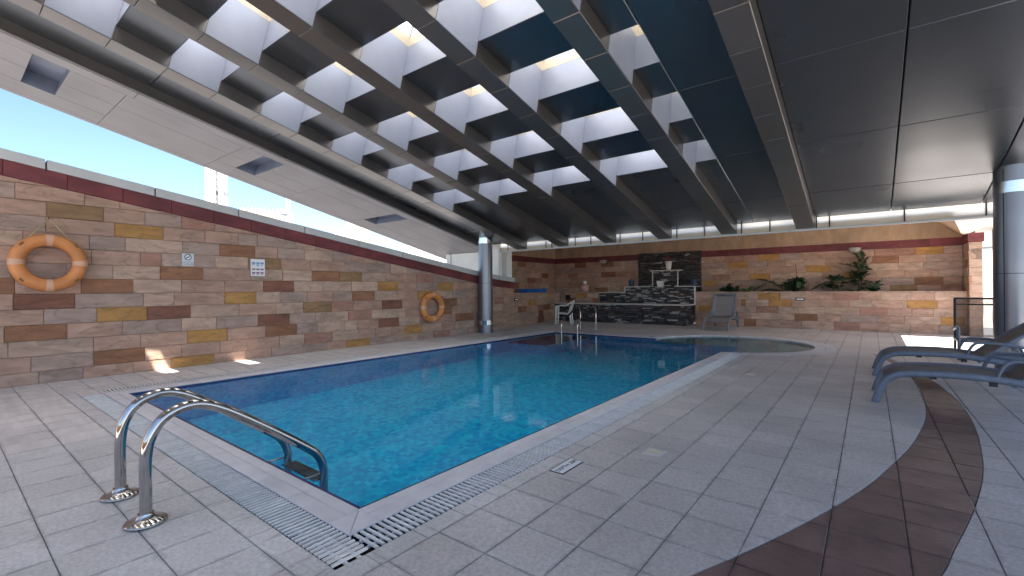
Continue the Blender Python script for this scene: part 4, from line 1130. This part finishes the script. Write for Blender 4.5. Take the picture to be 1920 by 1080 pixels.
for i in range(9):
    u_ = -1 + 2 * i / 8; q = [backpt(u_, v_ / 6) for v_ in range(7)]
    MB().tube(q, .03, 8, flat=(.45, 1.25)).build('back_slat', 'white_plastic', pc)
for v_ in (.02, .52, .98): MB().tube([backpt(u_ / 5, v_) for u_ in range(-5, 6)], .036, 8, flat=(1.1, .6)).build('back_rail', 'white_plastic', pc)
for sy in (-1, 1):
    MB().tube(smooth_path([(-.35, sy * W2, .79), (-.2, sy * W2, .82), (.05, sy * W2, .82), (.22, sy * (W2 - .01), .90), (.34, sy * (W2 - .06), 1.0)], 4), .042, 8, flat=(.5, 1)).build('armrest', 'white_plastic', pc)

# ------------------------------------------------------------------ slate water feature
wf = empty('water_feature', (-8.5, 20, 0), 'stepped water feature clad in dark stacked slate with pale stone caps', 'water feature')
wf.location = (0, 0, 0)
SM = ['slate_%d' % i for i in range(7)]
rsl = random.Random(11)
def slate(u0, u1, z0, z1, to3, name='slate_cladding', bright=.06):
    mb = MB(); z = z0
    while z < z1 - .01:
        hh = min(rsl.uniform(.032, .062), z1 - z); u = u0 - rsl.uniform(0, .1)
        while u < u1:
            L_ = rsl.uniform(.10, .42); a, b = max(u, u0), min(u + L_, u1); u += L_
            if b - a < .02: continue
            k_ = rsl.random(); mi = 6 if k_ < bright else rsl.choice([0, 0, 1, 1, 2, 3, 4, 4, 5])
            mb.prism([(a + .002, z + .002), (b - .002, z + .002), (b - .002, z + hh - .003), (a + .002, z + hh - .003)], to3, rsl.uniform(0, .05), -.03, .006, mi, jitter=.008)
        z += hh
    tag(mb.build(name, SM, wf), kind='stuff')
YBN = 19.3
MB().box(-12.75, -6.03, YBN + .03, YP + .1, 0, .83).build('bench_core', 'slate_4', wf)
slate(-12.75, -6.0, 0, .83, lambda u, v, d_: (u, YBN + .02 - d_, v), bright=.07)
slate(YBN + .02, YP - .05, 0, .83, lambda u, v, d_: (-6.03 + d_, u, v))
for a, b in zip([-12.75, -11.2, -9.6, -8.1], [-11.2, -9.6, -8.1, -5.93]): MB().box(a + .002, b - .002, YBN - .07, YP + .04, .832, .872, ch=.008).build('bench_slab', 'cap_stone', wf, recentre=True)
Y2 = YP - .06
MB().box(-10.45, -5.99, Y2 + .03, YB - .03, .874, 1.34).build('tier_core', 'slate_4', wf)
slate(-10.46, -9.12, .874, 1.36, lambda u, v, d_: (u, Y2 - d_, v), bright=.08)
MB().box(-9.1, -5.99, Y2 + .03, YB - .04, 1.35, 1.62).build('tier_core', 'slate_4', wf)
slate(-9.12, -5.97, .874, 1.62, lambda u, v, d_: (u, Y2 - .004 - d_, v), bright=.22)
for a, b in [(-10.48, -9.14)]: MB().box(a, b, Y2 - .06, YB - .03, 1.362, 1.395, ch=.006).build('tier_slab', 'cap_stone', wf, recentre=True)
for a, b in [(-9.16, -7.9), (-6.8, -5.93)]: MB().box(a, b, Y2 - .07, YB - .03, 1.622, 1.66, ch=.006).build('tier_slab', 'cap_stone', wf, recentre=True)
MB().box(-7.89, -6.81, Y2 - .03, YB - .04, 1.60, 1.625).build('spill_ledge', 'slate_4', wf)
MB().box(-5.965, -5.925, Y2 - .06, Y2 + .05, .874, 1.62).build('corner_trim', 'cap_stone', wf); MB().box(-9.165, -9.125, Y2 - .06, Y2 + .0, 1.396, 1.62).build('corner_trim', 'cap_stone', wf)
Y3 = 20.8
MB().box(-7.95, -6.83, Y3 + .03, YB - .02, 1.66, 2.35).build('niche_core', 'slate_4', wf)
slate(-7.95, -6.83, 1.66, 2.35, lambda u, v, d_: (u, Y3 - d_, v), bright=.18)
MB().box(-8.08, -6.7, Y3 - .08, YB - .02, 2.352, 2.40, ch=.006).build('niche_slab', 'cap_stone', wf)
for x_ in (-7.97, -6.81): MB().box(x_ - .02, x_ + .02, Y3 - .055, Y3 + .02, 1.662, 2.35).build('niche_trim', 'cap_stone', wf)
MB().box(-8.8, -5.92, YB - .05, YB - .022, 1.4, 3.22).build('panel_core', 'slate_4', wf)
slate(-8.82, -5.9, 1.4, 3.24, lambda u, v, d_: (u, YB - .05 - d_, v), 'slate_panel', bright=.02)

# pots
def pot(x_, y_, z_, prof_, m_, name, label, cat='pot'):
    t_ = empty(name, (x_, y_, z_), label, cat); MB().lathe(prof_, seg=24).build('pot', m_, t_); return t_
p1 = pot(-7.3, 20.98, 2.40, [(.10, 0), (.13, .2), (.15, .36), (.165, .36), (.165, .40), (.14, .40), (.13, .30)], 'pot_white', 'flower_pot', 'white flower pot with dull red blooms on top of the slate niche', 'flower pot')
MB().lathe([(.13, .36), (.001, .38)], seg=20).build('soil', 'soil', p1)
rf = random.Random(5)
for i in range(16):
    a, rr = rf.uniform(0, 6.28), rf.uniform(.02, .15); z = .44 + rf.uniform(0, .1); x_, y_ = rr * math.cos(a), rr * math.sin(a)
    MB().tube([(x_ * .4, y_ * .4, .37), (x_, y_, z)], .006, 5).build('flower_stem', 'stem', p1)
    mb = MB()
    for k_ in range(6):
        b = k_ * 1.047 + rf.random(); c_ = Vector((x_, y_, z)); d1 = Vector((math.cos(b), math.sin(b), .25)) * .05; d2 = Vector((math.cos(b + .6), math.sin(b + .6), .2)) * .045
        mb.add([c_, c_ + d1, c_ + (d1 + d2) * .62 + Vector((0, 0, .02)), c_ + d2], [(0, 1, 2, 3)])
    mb.build('bloom', 'flower', p1)
p2 = empty('square_pot', (-7.45, 20.36, 1.625), 'small white square pot standing before the slate niche', 'pot')
def taper(w0, w1, h_, m_, par, nm): 
    mb = MB(); v_ = [(sx_ * w0, sy * w0, 0) for sx_, sy in ((-1, -1), (1, -1), (1, 1), (-1, 1))] + [(sx_ * w1, sy * w1, h_) for sx_, sy in ((-1, -1), (1, -1), (1, 1), (-1, 1))] + [(sx_ * (w1 - .02), sy * (w1 - .02), h_) for sx_, sy in ((-1, -1), (1, -1), (1, 1), (-1, 1))] + [(sx_ * (w0 - .0), sy * (w0 - .0), h_ * .7) for sx_, sy in ((-1, -1), (1, -1), (1, 1), (-1, 1))]
    f_ = [(3, 2, 1, 0), (12, 13, 14, 15)]
    for a in (0, 4, 8):
        for i in range(4): j = (i + 1) % 4; f_.append((a + i, a + j, a + 4 + j, a + 4 + i))
    mb.add(v_, f_); return mb.build(nm, m_, par)
taper(.10, .135, .27, 'pot_white', p2, 'pot')
for x_, y_, lab in [(-8.98, 20.7, 'small dark blue pot at the left end of the slate tier'), (-6.1, 20.7, 'small dark blue pot at the right end of the slate tier')]:
    t_ = pot(x_, y_, 1.66, [(.10, 0), (.12, .15), (.14, .26), (.15, .30), (.125, .30), (.11, .2)], 'pot_blue', 'blue_pot', lab)
    t_['group'] = 'dark blue pots on the water feature'
    mb = MB()
    for k_ in range(9): a = k_ * .7; mb.tube([(0, 0, .2), (.06 * math.cos(a), .06 * math.sin(a), .36 + .03 * (k_ % 3))], [.012, .004], 4)
    mb.build('sprig', 'leaf_dark', t_)
ur = pot(-11.35, 20.45, 1.40, [(.10, 0), (.17, .05), (.21, .18), (.20, .30), (.14, .38), (.10, .40)], 'pot_pink', 'lidded_urn', 'pink rounded urn with white neck on the ledge left of the slate', 'urn')
MB().lathe([(.09, .40), (.085, .46), (.11, .50), (.11, .54), (.08, .56)], seg=20).build('neck', 'pot_white', ur)
MB().tube([(-.19, 0, .30), (-.25, 0, .34)], .02, 6).build('spout', 'pot_pink', ur)
tp = empty('folded_tarp', (-12.9, 18.1, 1.40), 'bright blue folded cover lying on the corner ledge', 'cover')
rt = random.Random(2)
for lay in range(3):
    mb = MB(); nx, ny = 14, 6; vs_ = []
    for l2_ in (0, 1):
        for i in range(nx + 1):
            for k_ in range(ny + 1): vs_.append((-.28 + k_ * .56 / ny + rt.uniform(-.01, .01), -.75 + i * 1.5 / nx, .006 + lay * .055 + l2_ * (.045 + .02 * math.sin(i * .9 + lay) + .012 * math.cos(k_ * 1.3))))
    m1 = (nx + 1) * (ny + 1); fs_ = []
    for i in range(nx):
        for k_ in range(ny):
            a = i * (ny + 1) + k_; fs_ += [(a + ny + 1, a + ny + 2, a + 1, a), (m1 + a, m1 + a + 1, m1 + a + ny + 2, m1 + a + ny + 1)]
        for k_ in (0, ny): a = i * (ny + 1) + k_; fs_.append((a, a + ny + 1, m1 + a + ny + 1, m1 + a))
    for i in (0, nx):
        for k_ in range(ny): a = i * (ny + 1) + k_; fs_.append((a, a + 1, m1 + a + 1, m1 + a))
    mb.add(vs_, fs_, 0, True); mb.build('fold', 'tarp_blue', tp)

# small wall lamps
def wall_lamp(x_, y_, z_, rz, label, w_=.15, h_=.055):
    t_ = empty('wall_lamp', (x_, y_, z_), label, 'lamp', 'small black recessed lamps in the planter faces', rot=(0, 0, rz))
    MB().box(-w_, w_, -.03, .0, -h_, h_, ch=.01).build('housing', 'black_plastic', t_)
    MB().box(-w_ + .035, w_ - .035, -.034, -.0305, -h_ + .03, h_ - .03).build('lens', 'sign_white', t_)
wall_lamp(-2.1, YP - .018, 1.115, 0, 'small black recessed lamp in the planter right of the grey lounger')
pp = LA + ld * .75 + ln * .02
wall_lamp(pp.x, pp.y, 1.13, math.atan2(ld.y, ld.x), 'small black recessed lamp in the ledge wall next to the column')
spk = empty('wall_speaker', (-12.15, YP - .225, 1.13), 'black box fixed to the wall above the bench behind the white chair', 'speaker')
MB().box(-.10, .10, -.12, 0, -.13, .13, ch=.012).build('case', 'black_plastic', spk); MB().box(-.13, .13, -.16, 0, .14, .17, ch=.006).build('hood', 'lamp_grey', spk)
for x_, lab in [(-.45, 'grey half round light on the red band above the tall plant'), (-10.7, 'grey half round light on the red band in the dark left corner')]:
    t_ = empty('band_light', (x_, YB - .022, 2.94), lab, 'lamp', 'half round lights on the red band')
    mb = MB(); vs_ = []; fs_ = []; n = 12
    for z in (-.06, .07):
        for i in range(n + 1): a = math.pi * i / n; k_ = 1 if z > 0 else .7; vs_.append((.21 * k_ * math.cos(a), -.14 * k_ * math.sin(a), z))
    for i in range(n): fs_.append((i, i + 1, n + 2 + i, n + 1 + i))
    fs_ += [tuple(range(n + 1)), tuple(reversed(range(n + 1, 2 * n + 2)))]
    mb.add(vs_, fs_); mb.build('shade', 'lamp_grey', t_); MB().box(-.12, .12, -.012, .02, -.09, .09).build('back_plate', 'lamp_grey', t_)

# ------------------------------------------------------------------ plants
def frond(mb_l, mb_s, base, az, el, L_, n, leaf, droop, rp):
    d0 = Vector((math.cos(az) * math.cos(el), math.sin(az) * math.cos(el), math.sin(el)))
    p = Vector(base); pts = [p.copy()]; dirs = []
    st = 12
    for i in range(st):
        q = i / st; d_ = (d0 + Vector((0, 0, -droop * q * q))).normalized(); p = p + d_ * (L_ / st); pts.append(p.copy()); dirs.append(d_)
    mb_s.tube(pts, [.014 * (1 - .7 * i / st) for i in range(st + 1)], 5)
    for i in range(n):
        q = .22 + .78 * i / (n - 1); f_ = q * st; k_ = min(int(f_), st - 1); c_ = pts[k_].lerp(pts[k_ + 1], f_ - k_); d_ = dirs[k_]
        side = d_.cross(Vector((0, 0, 1))); side = side.normalized() if side.length > .05 else Vector((1, 0, 0)); up = side.cross(d_)
        for s_ in ((-1, 1) if i < n - 1 else (0,)):
            ll = leaf * (.65 + .5 * math.sin(q * 2.9)) * rp.uniform(.85, 1.15)
            o_ = (side * s_ * .8 + d_ * (.62 if s_ else 1) + up * rp.uniform(.05, .35)).normalized(); wv = (d_ * .8 - side * s_ * .3 + up * rp.uniform(-.4, .4)).normalized() * ll * .15
            if s_ == 0: wv = side * ll * .15
            a = c_; m1 = c_ + o_ * ll * .45; m2 = c_ + o_ * ll * .8 - Vector((0, 0, ll * .03)); e_ = c_ + o_ * ll - Vector((0, 0, ll * .08))
            lift = up * ll * .05
            mb_l.add([a, m1 - wv, m2 - wv * .7, e_, m2 + wv * .7, m1 + wv, m1 + lift, m2 + lift * .5], [(0, 1, 6), (0, 6, 5), (1, 2, 7, 6), (6, 7, 4, 5), (2, 3, 7), (7, 3, 4)])
def plant(x_, y_, label, fr, matl, seed, name='leafy_plant'):
    t_ = empty(name, (x_, y_, 1.30), label, 'plant', 'plants in the back planter'); rp = random.Random(seed)
    for (az, el, L_, n, leaf, droop, bx, bz) in fr:
        ml, ms = MB(), MB(); frond(ml, ms, (bx, 0, bz), R(az), R(el), L_, n, leaf, droop, rp)
        f_ = ml.build('frond', matl, t_); ms.build('stem', 'stem', f_)
    return t_
def bush(n, L0, L1, leaf, seed, spread=.25, el0=25, el1=85):
    rp = random.Random(seed); return [(rp.uniform(0, 360), rp.uniform(el0, el1), rp.uniform(L0, L1), 11, leaf * rp.uniform(.8, 1.2), rp.uniform(.5, 1.6), rp.uniform(-spread, spread), 0) for _ in range(n)]
plant(-4.72, 20.78, 'dark low bushy plant in the planter behind the grey lounger', bush(10, .32, .52, .22, 1, .25), 'leaf_dark', 1)
plant(-4.0, 20.75, 'small plant with one arching frond right of the low bushy plant', [(20, 38, .75, 10, .20, .35, .1, 0), (150, 45, .38, 9, .17, .8, 0, 0), (200, 25, .4, 8, .16, .8, .05, 0), (60, 60, .4, 8, .16, .8, .05, 0)], 'leaf', 2)
pm = plant(-2.35, 20.78, 'wide dark plant with long arching fronds in the middle of the planter', bush(10, .45, .8, .24, 3, .2, 45) + [(8, 30, 1.35, 14, .24, .25, .3, 0), (172, 34, 1.15, 13, .26, .6, -.2, .1), (185, 22, .95, 12, .26, 1.0, -.2, 0), (200, 12, .85, 11, .24, .8, -.1, 0)], 'leaf_dark', 3)
MB().tube([(.18, -.1, 0), (.12, -.12, .6), (.08, -.12, 1.15)], .012, 5).build('dry_stem', 'stem_dry', pm)
rq = random.Random(21)
def clump(n, x_, z0, z1, L0, L1, lf, sp=.1): return [(rq.uniform(0, 360), rq.uniform(-10, 75), rq.uniform(L0, L1), 8, lf * rq.uniform(.8, 1.25), rq.uniform(.3, 1.6), x_ + rq.uniform(-sp, sp), rq.uniform(z0, z1)) for _ in range(n)]
ps = plant(-.45, 20.78, 'tall dark climbing plant with two leaning clumps at the right of the planter', clump(26, .12, .25, 1.25, .22, .48, .19) + clump(14, -.52, .05, .5, .22, .42, .18, .15) + clump(9, .5, .02, .35, .2, .38, .17, .1), 'leaf_dark', 4)
MB().tube([(.1, 0, 0), (.12, .02, .7), (.08, 0, 1.5)], .02, 6).build('dry_stem', 'stem_dry', ps); MB().tube([(.15, 0, .8), (.4, -.05, 1.05), (.62, -.05, 1.25)], .012, 5).build('dry_stem', 'stem_dry', ps)
MB().tube([(-.45, 0, 0), (-.52, .02, .5)], .018, 6).build('dry_stem', 'stem_dry', ps)

# ------------------------------------------------------------------ city beyond the wall
def at(xp, yp, dist):
    r = ray(xp, yp); k_ = dist / math.hypot(r.x, r.y); return Vector((r.x * k_, r.y * k_, 1.56 + r.z * k_))
def z_at(xp, yp, dist): return at(xp, yp, dist).z
# slender supertall of clustered round shafts
dist = 1300; c_ = at(404, 395, dist); wpx = dist / 857 / math.hypot((404 - 960) / 857, 1) * 1.28
tw = empty('skyscraper', (c_.x, c_.y, -9), 'very tall slender pale tower of clustered round shafts in the distance', 'skyscraper')
u_ = dist / 857 * .82 * 1.0
tocam = math.atan2(-c_.y, -c_.x)
ex = Vector((-math.sin(tocam), math.cos(tocam))) * -1
for i, (off, rr, top, dp) in enumerate([(-17, 3.4, 640, 4), (-11, 5.0, 780, 0), (-2.5, 5.6, 900, 6), (5.5, 5.0, 820, 0), (12.5, 4.4, 700, 3), (1.5, 3.0, 860, -6), (-7, 2.4, 740, -5)]):
    ox, oy = ex.x * off + math.cos(tocam) * -dp, ex.y * off + math.sin(tocam) * -dp
    pr = [(rr * u_, 0), (rr * u_, top * .6), (rr * u_ * .8, top * .6 + .1), (rr * u_ * .8, top * .82), (rr * u_ * .5, top * .82 + .1), (rr * u_ * .4, top)]
    sh_ = MB().lathe(pr, (ox * u_, oy * u_, 0), seg=16).build('shaft', ['tower_white', 'tower_grey'][i % 2], tw)
    zb1 = z_at(404, 362, dist) + 9
    MB().lathe([(rr * u_ * 1.03, zb1 - 5), (rr * u_ * 1.03, zb1 + 5)], (ox * u_, oy * u_, 0), seg=16).build('plant_floor', 'tower_band', sh_)
    for k_ in range(-5, 12):
        if k_: MB().lathe([(rr * u_ * 1.015, zb1 + k_ * 15), (rr * u_ * 1.015, zb1 + k_ * 15 + 2)], (ox * u_, oy * u_, 0), seg=16).build('floor_band', 'tower_grey', sh_)
def block(x0p, x1p, ytop, dist, label, m_, rows_, cols_, name='apartment_tower', wm='tower_glass', depth=.8, margin=.12, cat='tower'):
    A_ = at(x0p, ytop, dist); B_ = at(x1p, ytop, dist); W_ = (Vector((B_.x, B_.y)) - Vector((A_.x, A_.y))).length
    H_ = A_.z + 9
    t_ = empty(name, ((A_.x + B_.x) / 2, (A_.y + B_.y) / 2, -9), label, cat, rot=(0, 0, math.atan2(B_.y - A_.y, B_.x - A_.x)))
    MB().box(-W_ / 2, W_ / 2, 0, W_ * depth, 0, H_).build('wall', m_, t_)
    vis = H_ - (z_at((x0p + x1p) / 2, ytop + rows_ * 7, dist) + 9)
    cw, rh = W_ * (1 - 2 * margin) / max(cols_, 1), vis / max(rows_, 1)
    for i in range(cols_):
        for k_ in range(rows_):
            x_ = -W_ / 2 + W_ * margin + (i + .5) * cw; z_ = H_ - (k_ + .75) * rh
            MB().box(x_ - cw * .3, x_ + cw * .3, -W_ * .006, .02, z_ - rh * .3, z_ + rh * .3).build('window', wm, t_)
    MB().box(-W_ / 2 - W_ * .01, W_ / 2 + W_ * .01, -W_ * .012, W_ * depth + W_ * .01, H_, H_ + W_ * .03).build('parapet', m_, t_)
    return t_, W_, H_
t_, W_, H_ = block(452, 524, 394, 420, 'pale block with a colonnade of bays on its roof left of the domed building', 'tower_cream', 1, 9, 'city_building', 'tower_band', cat='building')
for i in range(9):
    x_ = -W_ / 2 + (i + .5) * W_ / 9; MB().box(x_ - W_ * .012, x_ + W_ * .012, 0, W_ * .03, H_ + W_ * .03, H_ + W_ * (.08 + .02 * (i % 3))).build('roof_post', 'tower_cream', t_)
t_, W_, H_ = block(517, 550, 400, 380, 'white building with a rounded dome and twin masts', 'tower_white', 1, 3, 'city_building', 'tower_grey', cat='building')
MB().lathe([(W_ * .5, 0), (W_ * .48, W_ * .12), (W_ * .38, W_ * .25), (W_ * .22, W_ * .34), (.01, W_ * .38)], (0, W_ * .4, H_), seg=28).build('dome', 'tower_white', t_)
for q in (.12, .30): MB().tube([(W_ * q, W_ * .3, H_), (W_ * q, W_ * .3, H_ + W_ * 1.6)], W_ * .035, 8).build('mast', 'tower_white', t_)
block(661, 693, 405, 300, 'cream apartment tower with window columns above the wall', 'tower_cream', 6, 4, 'apartment_tower')
block(650, 664, 398, 330, 'narrow white tower just left of the cream apartment tower', 'tower_white', 8, 3, 'apartment_tower', 'tower_grey')
block(628, 650, 437, 500, 'low pale building left of the narrow white tower', 'tower_white', 2, 4, 'city_building', 'tower_grey', cat='building')
block(764, 880, 452, 160, 'long white building with fine vertical windows low behind the wall', 'tower_white', 4, 26, 'city_building', 'tower_grey', depth=.3, margin=.02, cat='building')

# ------------------------------------------------------------------ to metres
done = set()
SM_ = Matrix.Scale(K, 4)
for o in ALL:
    if o.data and o.data.name not in done: o.data.transform(SM_); done.add(o.data.name)
    o.location = o.location * K
